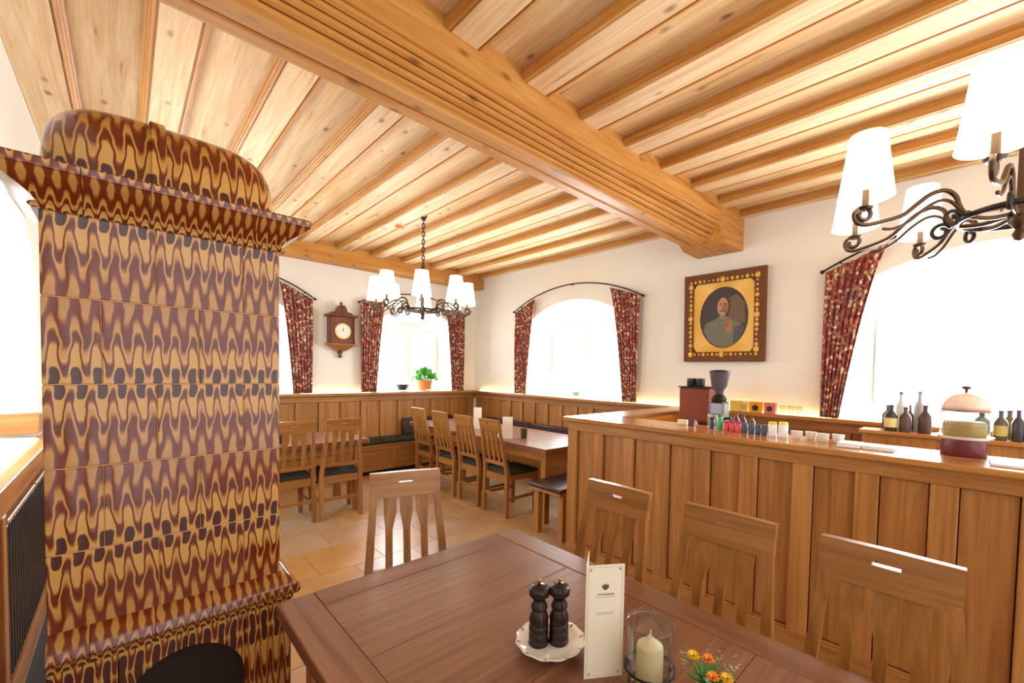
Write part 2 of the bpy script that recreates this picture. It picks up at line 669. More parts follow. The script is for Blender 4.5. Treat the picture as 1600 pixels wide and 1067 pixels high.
# ---- floor tiles
fl = struct(MB().box(XL, XR, YN, YF, -0.06, -0.006).build('floor', M['joint']), 'pale brown stone tile floor')
TS = 0.47
proto = None
iy = 0
y = YN
while y < YF-0.02:
    x = XL-(TS/2 if iy % 2 else 0)
    while x < XR-0.02:
        x0, x1 = max(x, XL), min(x+TS, XR)
        y1 = min(y+TS, YF)
        full = abs(x1-x0-TS) < 1e-4 and abs(y1-y-TS) < 1e-4
        c = ((x0+x1)/2, (y+y1)/2, 0)
        if full and proto:
            copy_part(proto, c, fl)
        else:
            o = MB().box(x0+0.0015, x1-0.0015, y+0.0015, y1-0.0015, -0.012, 0.0, 0.0015).build('floor_tile', M['floor'], fl, loc=c)
            if full:
                proto = o
        x += TS
    y += TS
    iy += 1

# ---- ceiling: overlapping pine boards, moulded along both edges
ce = struct(MB().box(XL-0.05, XR+0.05, YN, YF+0.05, 3.26, 3.30).build('ceiling', M['pine_r']), 'old pine board ceiling with moulded boards and a carved main beam')
EDGE = [-0.42, 0.08, 0.58, 1.07, 1.555, 2.03, 2.49, 2.95, 3.43, 3.92, 4.385]


MW = 0.044
MOULD = [(0.020, ZC+0.02), (0.020, ZB+0.033), (0, ZB+0.030), (0.008, ZB+0.027), (0.010, ZB+0.013), (0.020, ZB+0.010), (0.022, ZB+0.002), (0.034, ZB), (0.036, ZB+0.012), (MW-0.001, ZB+0.012), (MW-0.001, ZC+0.02)]
for y0, y1 in ((YN, 1.80), (2.16, 6.10)):
    for i, e in enumerate(EDGE):
        last = i == len(EDGE)-1
        w = XR-e if last else 0.24
        a = MW if i > 0 else 0.0
        b = w if last else w-MW
        MB().box(a, b, y0, y1, ZB, ZC+0.02, 0.004).build('ceiling_board', M['pine_y'], ce).location = (e, 0, 0)
        if i > 0:
            MB().prism(MOULD, lambda p, q, d: (p, d, q), y0, y1).build('edge_moulding', M['pine_m'], ce).location = (e, 0, 0)
        if not last:
            MB().prism([(-p, q) for p, q in MOULD], lambda p, q, d: (p, d, q), y0, y1).build('edge_moulding', M['pine_m'], ce).location = (e+w, 0, 0)
            sp = (EDGE[i+1]+0.05)-(e+0.19)
            MB().box(0, sp, y0, y1, ZC, ZC+0.03).build('recessed_board', M['pine_r'], ce).location = (e+0.19, 0, 0)

# ---- carved main beam
st = [(-0.42, 1.80), (2.05, 1.80), (4.02, 1.705)]


def beam_prof(yn):
    P = [(yn, 3.24), (yn, 2.955)]
    a0, z0, a1, z1 = yn, 2.945, 1.888, 2.795
    n = 5
    for i in range(n):
        f0, f1 = i/n, (i+1)/n
        ya, za = a0+(a1-a0)*f0, z0+(z1-z0)*f0
        yb, zb = a0+(a1-a0)*f1, z0+(z1-z0)*f1
        P += [(ya+0.012, za+0.008), (ya-0.001+0.1*(yb-ya), za-0.002), (ya+0.4*(yb-ya)-0.008, (za*0.55+zb*0.45)-0.008), (yb-0.004, zb+0.002)]
    P += [(1.895, 2.78), (1.975, 2.78), (1.98, 2.795), (2.0, 2.795), (2.005, 2.78), (2.07, 2.78), (2.09, 2.81), (2.12, 2.84), (2.15, 2.86), (2.16, 2.90), (2.16, 3.24)]
    return P


mb = MB()
rings = [[(x, a, b) for a, b in beam_prof(yn)] for x, yn in st]
n = len(rings[0])
mb.add([p for r in rings for p in r], [(i*n+j, i*n+(j+1) % n, (i+1)*n+(j+1) % n, (i+1)*n+j) for i in range(2) for j in range(n)]+[tuple(range(n)), tuple(range(2*n, 3*n))])
bm_ = mb.build('main_beam', M['beam'], ce, smooth=True)
bm_['label'] = 'heavy pine beam with carved mouldings and dark knots'
mb = MB()
mb.quadbox([(3.95, 1.712, 2.93), (4.15, 1.702, 2.782), (4.15, 2.16, 2.782), (3.95, 2.10, 2.80)], [(3.95, 1.712, 3.24), (4.15, 1.702, 3.24), (4.15, 2.16, 3.24), (3.95, 2.16, 3.24)])
mb.quadbox([(4.15, 1.702, 2.782), (XR, 1.678, 2.776), (XR, 2.16, 2.776), (4.15, 2.16, 2.782)], [(4.15, 1.702, 3.24), (XR, 1.678, 3.24), (XR, 2.16, 3.24), (4.15, 2.16, 3.24)])
mb.build('beam_end_block', M['beam'], ce)
MB().box(XL, XR, 6.08, YF+0.02, 2.92, 3.22, 0.01).build('wall_plate_beam', M['beam'], ce)


# ---- wainscots
def wainscot(idx, mp, u0, u1, ztop, period, ubase, label, gaps=(), depth=0.035, capd=0.11, zb=0.0):
    """mp(u, z, d): d = distance out from the wall"""
    w = struct(empty('trim_%d' % idx), label)

    def bx(name, a, b, z0, z1, d0, d1, mat):
        p, q = mp(a, z0, d0), mp(b, z1, d1)
        return MB().box(min(p[0], q[0]), max(p[0], q[0]), min(p[1], q[1]), max(p[1], q[1]), z0, z1, 0.003).build(name, mat, w, loc=((p[0]+q[0])/2, (p[1]+q[1])/2, (z0+z1)/2))
    ax = 1 if mp is oR or mp is oL else 0
    rm = M['oak_y'] if ax else M['oak_x']
    bx('cap', u0, u1, ztop-0.035, ztop, 0.0, capd, rm)
    bx('rail', u0, u1, ztop-0.125, ztop-0.036, 0.0, depth, rm)
    bx('rail', u0, u1, zb, zb+0.12, 0.0, depth, rm)
    k = math.ceil((u0-ubase)/period)
    us = []
    while ubase+k*period < u1:
        us.append(ubase+k*period)
        k += 1
    for u in us:
        if any(g0 < u < g1 for g0, g1 in gaps):
            continue
        bx('stile', max(u-0.035, u0), min(u+0.035, u1), zb+0.121, ztop-0.126, 0.0, depth, M['oak_z'])
    for a, b in zip([u0-0.035]+us, us+[u1+0.035]):
        if b-a > 0.12 and not any(g0 < (a+b)/2 < g1 for g0, g1 in gaps):
            bx('panel', a+0.038, b-0.038, zb+0.124, ztop-0.130, 0.0, depth-0.02, M['oak_p'])
    return w


oR = lambda u, z, d: (XR-d, u, z)
oF = lambda u, z, d: (u, YF-d, z)
oL = lambda u, z, d: (XL+d, u, z)
wainscot(1, oF, XL, XR-0.04, 1.14, 0.285, 1.63, 'oak panelled wainscot under the clock')
wainscot(2, oR, -1.9, YF-0.04, 1.14, 0.285, 5.01, 'oak panelled wainscot along the portrait wall')
wainscot(3, oL, YN, 4.9, 1.00, 0.55, 2.72, 'oak wainscot with a wide cap under the left window', gaps=((2.75, 4.4),), depth=0.07, capd=0.08)


def fbox(name, x0, x1, y0, y1, z0, z1, mat, parent=None, c=0.004):
    return MB().box(x0, x1, y0, y1, z0, z1, c).build(name, mat, parent, loc=((x0+x1)/2, (y0+y1)/2, z0))


# dark heater grille let into the left wainscot, wooden box on the sill
g = thing('heater_grille', 'black metal heater grille let into the wainscot left of the stove', 'grille', (XL, 3.3, 0))
MB().box(0.001, 0.045, -0.54, 1.0, 0.121, 0.873, 0.004).build('grille_plate', M['black'], g)
for i in range(24):
    MB().box(0.0455, 0.060, -0.53+i*0.064, -0.49+i*0.064, 0.13, 0.80, 0.002).build('slat', M['black'], g)
MB().box(0.0455, 0.074, -0.54, 0.20, 0.825, 0.845, 0.003).build('trim_bar', M['oak_y'], g)
MB().box(0.0455, 0.074, 0.23, 1.0, 0.825, 0.845, 0.003).build('trim_bar', M['oak_y'], g)
tag(fbox('dark_floor_sheet', -0.345, -0.167, 1.70, 4.3, 0.0004, 0.006, M['black'], None, 0.002), 'thin black sheet darkening the floor left of the stove', 'floor plate')  # thin black sheet added to make the floor dark here
tag(fbox('wooden_box', -0.62, -0.40, 4.30, 4.42, 1.024, 1.155, M['oak_x'], None, 0.006), 'small plain wooden box on the sill left of the tiled stove', 'box')
for nm, args, lab in (('led_strip', (1.66, 2.60, YF-0.030, YF-0.014, 1.1405, 1.148), 'warm light strip glowing on the wainscot cap under the clock'),
                      ('led_strip', (XR-0.030, XR-0.014, 4.97, 6.12, 1.1405, 1.148), 'warm light strip glowing on the wainscot cap in the room corner'),
                      ('led_strip', (XR-0.030, XR-0.014, 0.85, 3.06, 1.1405, 1.148), 'warm light strip glowing on the wainscot cap below the portrait'),
                      ('led_strip', (XL+0.010, XL+0.022, 2.0, 4.2, 1.0005, 1.007), 'warm light strip glowing on the cap of the left wainscot')):
    tag(fbox(nm, *args, M['led'], None, 0.001), lab, 'light strip')

# ================================================================== TILED STOVE
sx0, sx1, sy0, sy1 = -0.164, 0.406, 1.80, 2.36
stove = thing('tiled_stove', 'tall brown and honey glazed tiled stove with a domed top', 'stove', (0, 0, 0))
fbox('stove_core', sx0+0.0022, sx1-0.0022, sy0+0.0022, sy1, 0.0, 2.03, M['grout'], stove)
rows = [0.712, 0.950, 1.196, 1.436, 1.682, 1.925]
oddx = [sx0, 0.071, 0.295, sx1]
evex = [sx0, -0.048, 0.175, sx1]
for r in range(5):
    z0, z1 = rows[r]+0.0018, rows[r+1]-0.0018
    xs = oddx if r in (4, 2, 0) else evex
    for a, b in zip(xs, xs[1:]):
        MB().box(a+0.001, b-0.001, sy0, sy0+0.03, z0, z1, 0.0018).build('stove_tile', M['glaze'] if r % 2 else M['glaze_f'], stove, loc=((a+b)/2, sy0, z0))
    ys = [sy0+0.031, sy0+0.25, sy1] if r % 2 else [sy0+0.031, sy0+0.14, sy0+0.36, sy1]
    for a, b in zip(ys, ys[1:]):
        for xa, xb in ((sx0, sx0+0.03), (sx1-0.03, sx1)):
            MB().box(xa, xb, a+0.001, b-0.001, z0, z1, 0.0018).build('stove_tile', M['glaze'] if r % 2 else M['glaze_f'], stove, loc=(xa, (a+b)/2, z0))


def ring_path(x0, x1, y0, y1):
    return [(x0, y1, -1, 0), (x0, y0, -1, -1), (x1, y0, 1, -1), (x1, y1, 1, 0)]


cor = [(-0.02, 1.885), (0.012, 1.885), (0.018, 1.895), (0.012, 1.906), (0.004, 1.91), (0.010, 1.925), (0.028, 1.945), (0.052, 1.966), (0.070, 1.985), (0.076, 1.998), (0.082, 2.000), (0.084, 2.025), (0.078, 2.032), (-0.03, 2.036)]
cor = [(o, 1.915+(z-1.885)*0.80) for o, z in cor]
seams = [sx0, -0.08, 0.06, 0.20, 0.33, sx1]
for i, (a, b) in enumerate(zip(seams, seams[1:])):
    p = []
    if i == 0:
        p += [(sx0, sy0+0.28, -1, 0), (sx0, sy0, -1, -1)]
    else:
        p += [(a+0.0008, sy0, 0, -1)]
    if i == 4:
        p += [(sx1, sy0, 1, -1), (sx1, sy0+0.28, 1, 0)]
    else:
        p += [(b-0.0008, sy0, 0, -1)]
    MB().sweep(cor, p).build('cornice_tile', M['glaze_s'], stove, smooth=True, loc=((a+b)/2, sy0, 1.90))
for xa, sg in ((sx0, -1), (sx1, 1)):
    MB().sweep(cor, [(xa, sy0+0.282, sg, 0), (xa, sy1, sg, 0)]).build('cornice_tile', M['glaze_t'], stove, smooth=True, loc=(xa, sy1, 1.90))
# loaf-shaped dome in two halves with a raised joint
cx_, cy_ = (sx0+sx1)/2, (sy0+sy1)/2


def dome(x0, x1, name, grow=0.0):
    hx, hy, hz = (sx1-sx0)/2+0.012+grow, (sy1-sy0)/2+0.004+grow, 0.275+grow
    nx, nt = 22, 26
    vs, fs = [], []
    for i in range(nx+1):
        f = i/nx
        f = 0.5-0.5*math.cos(PI*f)
        x = x0+(x1-x0)*f
        u = min(abs(x-cx_)/hx, 1)
        k = (1-u**4.2)**(1/4.2)
        for j in range(nt+1):
            t = PI*j/nt
            c, s_ = math.cos(t), math.sin(t)
            e = 2/2.8
            vs.append((x, cy_-hy*k*math.copysign(abs(c)**e, c), 2.028+hz*k*abs(s_)**e))
    for i in range(nx):
        for j in range(nt):
            a = i*(nt+1)+j
            fs.append((a, a+1, a+nt+2, a+nt+1))
    MB().add(vs, fs).build(name, M['glaze_d'], stove, smooth='all', loc=(cx_, cy_, 2.03))


hx_ = (sx1-sx0)/2+0.012
dome(cx_-hx_, 0.069, 'dome_half')
dome(0.071, cx_+hx_, 'dome_half')
dome(0.066, 0.10, 'dome_joint', 0.010)
# protruding ledge
led = [(-0.02, 0.735), (0.020, 0.728), (0.055, 0.712), (0.078, 0.690), (0.082, 0.668), (0.070, 0.655), (0.052, 0.648), (0.050, 0.632), (-0.02, 0.628)]
led = [(o*0.68, z-0.004) for o, z in led]
for i, (a, b) in enumerate(zip(seams, seams[1:])):
    p = [(a+0.0008, sy0, 0, -1)]
    p += [(sx1, sy0, 1, -1), (sx1, sy0+0.28, 1, 0)] if i == 4 else [(b-0.0008, sy0, 0, -1)]
    MB().sweep(led, p).build('ledge_tile', M['glaze_s'], stove, smooth=True, loc=((a+b)/2, sy0, 0.62))
MB().sweep(led, [(sx1, sy0+0.282, 1, 0), (sx1, sy1, 1, 0)]).build('ledge_tile', M['glaze_t'], stove, smooth=True, loc=(sx1, sy1, 0.62))
# base with arched wood niche
bx0, bx1, by0 = sx0, sx1+0.03, sy0-0.03
ac, ar, az = 0.134, 0.156, 0.420
for xa, xb in ((bx0, ac-ar), (ac+ar, bx1)):
    MB().box(xa, xb, by0, by0+0.10, 0.0, 0.628, 0.005).build('base_tile', M['glaze_b'], stove, loc=((xa+xb)/2, by0, 0))
for k in range(2):
    pts = []
    t0, t1 = (PI, PI/2+0.004) if k == 0 else (PI/2-0.004, 0)
    for i in range(13):
        t = t0+(t1-t0)*i/12
        pts.append((ac+ar*math.cos(t), az+ar*math.sin(t)))
    pts = [(ac-ar+0.001, 0.628)]+pts+[(ac-0.001, 0.628)] if k == 0 else [(ac+0.001, 0.628)]+pts+[(ac+ar-0.001, 0.628)]
    MB().prism(pts, lambda a, b, d: (a, d, b), by0, by0+0.10).build('arch_tile', M['glaze_b'], stove)
fbox('side_base', bx0, bx0+0.06, by0+0.10, sy1, 0, 0.628, M['glaze_b'], stove)
fbox('side_base', bx1-0.06, bx1, by0+0.10, sy1, 0, 0.628, M['glaze_b'], stove)
fbox('niche_lining', ac-ar-0.01, ac+ar+0.01, sy0+0.0, sy0+0.011, 0.0, 0.60, M['niche_dark'], stove, 0)  # flat dark sheet closing the niche just behind its front

# ================================================================== BAR
bar = thing('bar_counter', 'long oak panelled bar counter behind the near table', 'bar counter', (2.57, 0, 0))


def bpart(name, x0, x1, y0, y1, z0, z1, mat, c=0.003, parent=bar):
    o = MB().box(x0, x1, y0, y1, z0, z1, c).build(name, mat, parent, loc=((x0+x1)/2, (y0+y1)/2, z0))
    o.location = ((x0+x1)/2-2.57, (y0+y1)/2, z0)
    return o


by = [2.300, 2.210]
pan = []
yy = 2.205
pans = [(2.205, 2.025), (1.948, 1.755)]+[(1.672-0.2772*k, 1.490-0.2772*k) for k in range(11)]
bend = -1.46
bpart('top_rail', 2.57, 2.600, bend, 2.30, 1.032, 1.10, M['oak_y'])
bpart('bottom_rail', 2.57, 2.600, bend, 2.30, 0.0, 0.108, M['oak_y'])
prev = 2.30
for a, b in pans:
    bpart('stile', 2.57, 2.600, a, prev, 0.1082, 1.0318, M['oak_z'])
    bpart('panel', 2.596, 2.606, b+0.004, a-0.004, 0.124, 1.0275, M['oak_p'], 0.002)
    # thin inner moulding
    bpart('panel_bead', 2.580, 2.5998, b+0.0006, a-0.0006, 0.1084, 0.120, M['oak_y'], 0.002)
    prev = b
bpart('stile', 2.57, 2.600, bend, prev, 0.1082, 1.0318, M['oak_z'])
bpart('shadow_backing_board', 2.6065, 2.612, bend, 2.295, 0.0, 1.098, M['shadow_gap'])  # dark board that draws painted shadow lines round the panels
bpart('carcass', 2.6125, 2.90, bend, 2.24, 0.0, 1.098, M['oak_z'])
bpart('counter_top', 2.535, 2.97, bend, 2.338, 1.103, 1.137, M['oak_t'], 0.008)
# end return to the wall
bpart('return_panel', 2.90, 4.38, 2.262, 2.30, 0.0, 1.10, M['oak_x'])
bpart('counter_top', 2.972, 4.38, 2.04, 2.338, 1.103, 1.137, M['oak_x'], 0.008)
tag(fbox('led_strip', 2.99, 4.30, 2.10, 2.125, 1.0935, 1.1025, M['led'], None, 0.001), 'warm light strip fixed under the bar return by the coffee machine', 'light strip')
wc = thing('work_counter', 'low oak work counter inside the bar under the coffee machine', 'counter', (3.6, 1.7, 0))
MB().box(-0.42, 0.78, -0.32, 0.33, 0.0, 0.88, 0.004).build('cabinet', M['oak_z'], wc)
MB().box(-0.45, 0.80, -0.35, 0.335, 0.881, 0.92, 0.004).build('worktop', M['steel'], wc)
bc = thing('back_counter', 'oak shelf cabinet below the right window holding bottles', 'counter', (4.3, -0.4, 0))
MB().box(-0.16, 0.05, -1.1, 0.98, 0.0, 1.07, 0.004).build('cabinet', M['oak_z'], bc)
MB().box(-0.19, 0.055, -1.12, 1.0, 1.071, 1.10, 0.005).build('counter_top', M['oak_y'], bc)


# ================================================================== TABLES
def table(name, label, x0, x1, y0, y1, h, along, border=0.10, np_=4):
    t = thing(name, label, 'table', ((x0+x1)/2, (y0+y1)/2, 0))
    w, l = (x1-x0)/2, (y1-y0)/2
    th = 0.045
    g = 0.0006
    for sx in (-1, 1):
        MB().box(sx*w, sx*(w-border), -l, l, h-th, h, 0.003).build('frame_board', M['top_y'], t)
        MB().box(-w+border+g, w-border-g, sx*l, sx*(l-border), h-th, h, 0.003).build('frame_board', M['top_x'], t)
    if along == 'x':
        st = 2*(l-border)/np_
        for i in range(np_):
            a = -l+border+i*st
            MB().box(-w+border+g, w-border-g, a+g, a+st-g, h-th, h-0.0015, 0.002).build('plank', M['top_x'], t, loc=(0, a, 0))
    else:
        st = 2*(w-border)/np_
        for i in range(np_):
            a = -w+border+i*st
            MB().box(a+g, a+st-g, -l+border+g, l-border-g, h-th, h-0.0015, 0.002).build('plank', M['top_y'], t, loc=(a, 0, 0))
    i_ = 0.07
    for sx in (-1, 1):
        MB().box(sx*(w-i_), sx*(w-i_-0.025), -l+i_+0.07, l-i_-0.07, h-th-0.10, h-th-0.001, 0.002).build('apron', M['oak_y'], t)
        MB().box(-w+i_+0.07, w-i_-0.07, sx*(l-i_), sx*(l-i_-0.025), h-th-0.10, h-th-0.001, 0.002).build('apron', M['oak_x'], t)
        for sy in (-1, 1):
            MB().box(sx*(w-i_+0.005), sx*(w-i_-0.065), sy*(l-i_+0.005), sy*(l-i_-0.065), 0, h-th-0.001, 0.004).build('leg', M['oak_z'], t)
    return t


table('dining_table', 'large dark stained table in the foreground with pepper mills', 0.327, 1.290, -0.75, 1.494, 0.76, 'x', 0.105, 6)
table('dining_table', 'long dark table with four chairs under the corner windows', 2.84, 3.74, 2.82, 5.55, 0.755, 'y', 0.10, 4)
table('dining_table', 'dark table behind the stove with two chairs in front', 0.30, 1.83, 4.44, 5.22, 0.755, 'x', 0.10, 4)


# ================================================================== CHAIRS
def make_chair():
    c = empty('dining_chair')
    for s in (-1, 1):
        mb = MB()
        mb.beam((s*0.185, 0, 0), (s*0.180, 0.012, 0.44), 0.018, 0.02)
        mb.beam((s*0.180, 0.012, 0.44), (s*0.146, -0.075, 0.905), 0.018, 0.02, 0.015, 0.013)
        mb.build('back_leg', M['chair'], c)
        MB().beam((s*0.185, 0.40, 0), (s*0.187, 0.40, 0.415), 0.018, 0.018, 0.022, 0.022).build('front_leg', M['chair'], c)
        MB().box(s*0.172, s*0.196, 0.034, 0.378, 0.37, 0.43, 0.002).build('side_rail', M['chair_x'], c)
        MB().box(s*0.178, s*0.194, 0.022, 0.382, 0.17, 0.20, 0.002).build('stretcher', M['chair_x'], c)
    MB().box(-0.165, 0.165, 0.385, 0.41, 0.37, 0.43, 0.002).build('front_rail', M['chair_x'], c)
    MB().box(-0.16, 0.16, 0.0, 0.022, 0.36, 0.43, 0.002).build('rear_rail', M['chair_x'], c)
    MB().box(-0.165, 0.165, -0.006, 0.012, 0.19, 0.22, 0.002).build('stretcher', M['chair_x'], c)
    # seat cushion with rounded edge
    mb = MB()
    prof = [(0.0, 0.0), (0.006, 0.018), (0.02, 0.032), (0.05, 0.038)]
    vs, fs = [], []
    for d, z in prof:
        vs += [(-0.2+d, 0.034+d, 0.431+z), (0.2-d, 0.034+d, 0.431+z), (0.205-d, 0.43-d, 0.431+z), (-0.205+d, 0.43-d, 0.431+z)]
    for i in range(3):
        for j in range(4):
            fs.append((i*4+j, i*4+(j+1) % 4, (i+1)*4+(j+1) % 4, (i+1)*4+j))
    fs += [(3, 2, 1, 0), (12, 13, 14, 15)]
    mb.add(vs, fs).build('seat', M['olive'], c, smooth=True)
    # crest rail with a grip slot: ring of boxes sharing planes, leaning back
    def rp(x, z, d):   # point on the leaning back plane
        return (x, -0.075-(z-0.905)*0.19+d, z)
    mb = MB()
    o8 = [(-0.162, 0.885), (0.162, 0.885), (0.163, 0.965), (0.164, 1.0), (0.0, 1.002), (-0.164, 1.0), (-0.163, 0.965)]
    i4 = [(-0.034, 0.952), (0.034, 0.952), (0.034, 0.966), (-0.034, 0.966)]
    for d in (-0.016, 0.012):
        q = lambda p: rp(p[0], p[1], d)
        mb.add([q(p) for p in o8+i4], [(0, 1, 8, 7), (1, 2, 3, 9, 8), (3, 4, 5, 10, 9), (5, 6, 0, 7, 10)])
    for loop in (o8, i4):
        m = len(loop)
        for i in range(m):
            a, b = loop[i], loop[(i+1) % m]
            mb.add([rp(*a, -0.016), rp(*b, -0.016), rp(*b, 0.012), rp(*a, 0.012)], [(0, 1, 2, 3)])
    mb.build('crest_rail', M['chair_x'], c)
    MB().quadbox([(-0.166, -0.012, 0.525), (0.166, -0.012, 0.525), (0.166, 0.008, 0.525), (-0.166, 0.008, 0.525)], [(-0.164, -0.022, 0.565), (0.164, -0.022, 0.565), (0.164, -0.002, 0.565), (-0.164, -0.002, 0.565)]).build('lower_back_rail', M['chair_x'], c)
    for k in (-1, 0, 1):
        x1, x0 = k*0.074, k*0.082
        mb = MB()
        mb.beam((x0, -0.012, 0.564), (x0*0.98, -0.045, 0.74), 0.016, 0.006)
        mb.beam((x0*0.98, -0.045, 0.74), (x1, -0.060, 0.815), 0.016, 0.006, 0.029, 0.006)
        mb.beam((x1, -0.060, 0.815), (x1, -0.073, 0.886), 0.029, 0.006)
        mb.build('back_slat', M['chair'], c)
    return c


ch0 = make_chair()
first = [True]


def chair(x, y, rz, label, group):
    o = ch0 if first[0] else copy_tree(ch0)
    first[0] = False
    o.location = (x, y, 0)
    o.rotation_euler = (0, 0, rz)
    tag(o, label, 'chair', group)
    return o


RC, FC, LC = 'chairs between the near table and the bar', 'chairs along the long table', 'chairs at the table behind the stove'
chair(1.46, 1.08, PI/2, 'oak slat-back chair at the bar, farthest of the three by the near table', RC)
chair(1.465, 0.60, PI/2, 'oak slat-back chair at the bar, middle one of three by the near table', RC)
chair(1.48, 0.147, PI/2, 'oak slat-back chair at the bar, nearest and largest of the three', RC)
chair(0.940, 1.838, math.radians(161), 'oak slat-back chair alone at the far end of the near table', None)
chair(2.74, 3.455, -PI/2, 'oak slat-back chair at the long table, nearest to the small bench', FC)
chair(2.745, 3.94, -PI/2, 'oak slat-back chair at the long table, second from the small bench', FC)
chair(2.74, 4.43, -PI/2, 'oak slat-back chair at the long table, third from the small bench', FC)
chair(2.76, 4.98, -PI/2, 'oak slat-back chair at the long table, farthest from the small bench', FC)
chair(1.10, 4.41, math.radians(2), 'oak slat-back chair right beside the tiled stove edge', LC)
chair(1.52, 4.37, math.radians(-4), 'oak slat-back chair at the rear table, to the right of its twin', LC)


# ================================================================== BENCHES
def cushion(x0, x1, y0, y1, z0, z1, mat, name, parent, r=0.018):
    MB().box(x0, x1, y0, y1, z0, z1, r).build(name, mat, parent, smooth=True)


b1 = thing('wall_bench', 'fixed oak bench with dark seat pads along the clock wall', 'bench', (0, 6.0, 0))
fx0, fx1 = -0.2, 3.97
MB().box(fx0, fx1, -0.12, 0.26, 0.0, 0.06, 0.002).build('toe_kick', M['black'], b1)
MB().box(fx0, fx1, -0.155, 0.26, 0.061, 0.40, 0.002).build('bench_box', M['oak_x'], b1)
n = 7
for i in range(n+1):
    xa = fx0+(fx1-fx0)*i/n
    MB().box(max(xa-0.035, fx0), min(xa+0.035, fx1), -0.17, -0.156, 0.115, 0.345, 0.002).build('stile', M['oak_z'], b1)
MB().box(fx0, fx1, -0.17, -0.156, 0.346, 0.40, 0.002).build('rail', M['oak_x'], b1)
MB().box(fx0, fx1, -0.17, -0.156, 0.062, 0.114, 0.002).build('rail', M['oak_x'], b1)
MB().box(fx0, fx1, -0.19, 0.26, 0.401, 0.425, 0.003).build('seat_board', M['oak_x'], b1)
for a, b in ((fx0, 1.2), (1.21, 2.6), (2.61, fx1)):
    cushion(a, b, -0.185, 0.25, 0.426, 0.475, M['olive'], 'seat_pad', b1)
cushion(3.06, 3.96, 0.17, 0.255, 0.477, 0.735, M['leather'], 'back_cushion', b1)
b2 = thing('wall_bench', 'fixed oak bench with dark back cushions along the portrait wall', 'bench', (4.2, 4.2, 0))
MB().box(-0.2, 0.26, -1.78, 1.62, 0.0, 0.40, 0.003).build('bench_box', M['oak_y'], b2)
MB().box(-0.22, 0.26, -1.78, 1.60, 0.401, 0.425, 0.003).build('seat_board', M['oak_y'], b2)
for a, b in ((-1.77, -0.65), (-0.64, 0.5), (0.51, 1.58)):
    cushion(-0.21, 0.25, a, b, 0.426, 0.475, M['olive'], 'seat_pad', b2)
    cushion(0.16, 0.255, a, b, 0.477, 0.715, M['leather'], 'back_cushion', b2)
b3 = thing('seat_bench', 'low oak bench with a brown leather pad at the end of the long table', 'bench', (3.3, 2.64, 0))
MB().box(-0.66, 0.66, -0.20, 0.20, 0.42, 0.445, 0.003).build('seat_board', M['oak_x'], b3)
cushion(-0.665, 0.665, -0.205, 0.205, 0.446, 0.482, M['leather'], 'seat_pad', b3)
for sx in (-1, 1):
    for sy in (-1, 1):
        MB().box(sx*0.60, sx*0.54, sy*0.185, sy*0.125, 0, 0.419, 0.003).build('leg', M['oak_z'], b3)
    MB().box(-0.53, 0.53, sx*0.18, sx*0.155, 0.35, 0.419, 0.002).build('apron', M['oak_x'], b3)

# ================================================================== CHANDELIERS


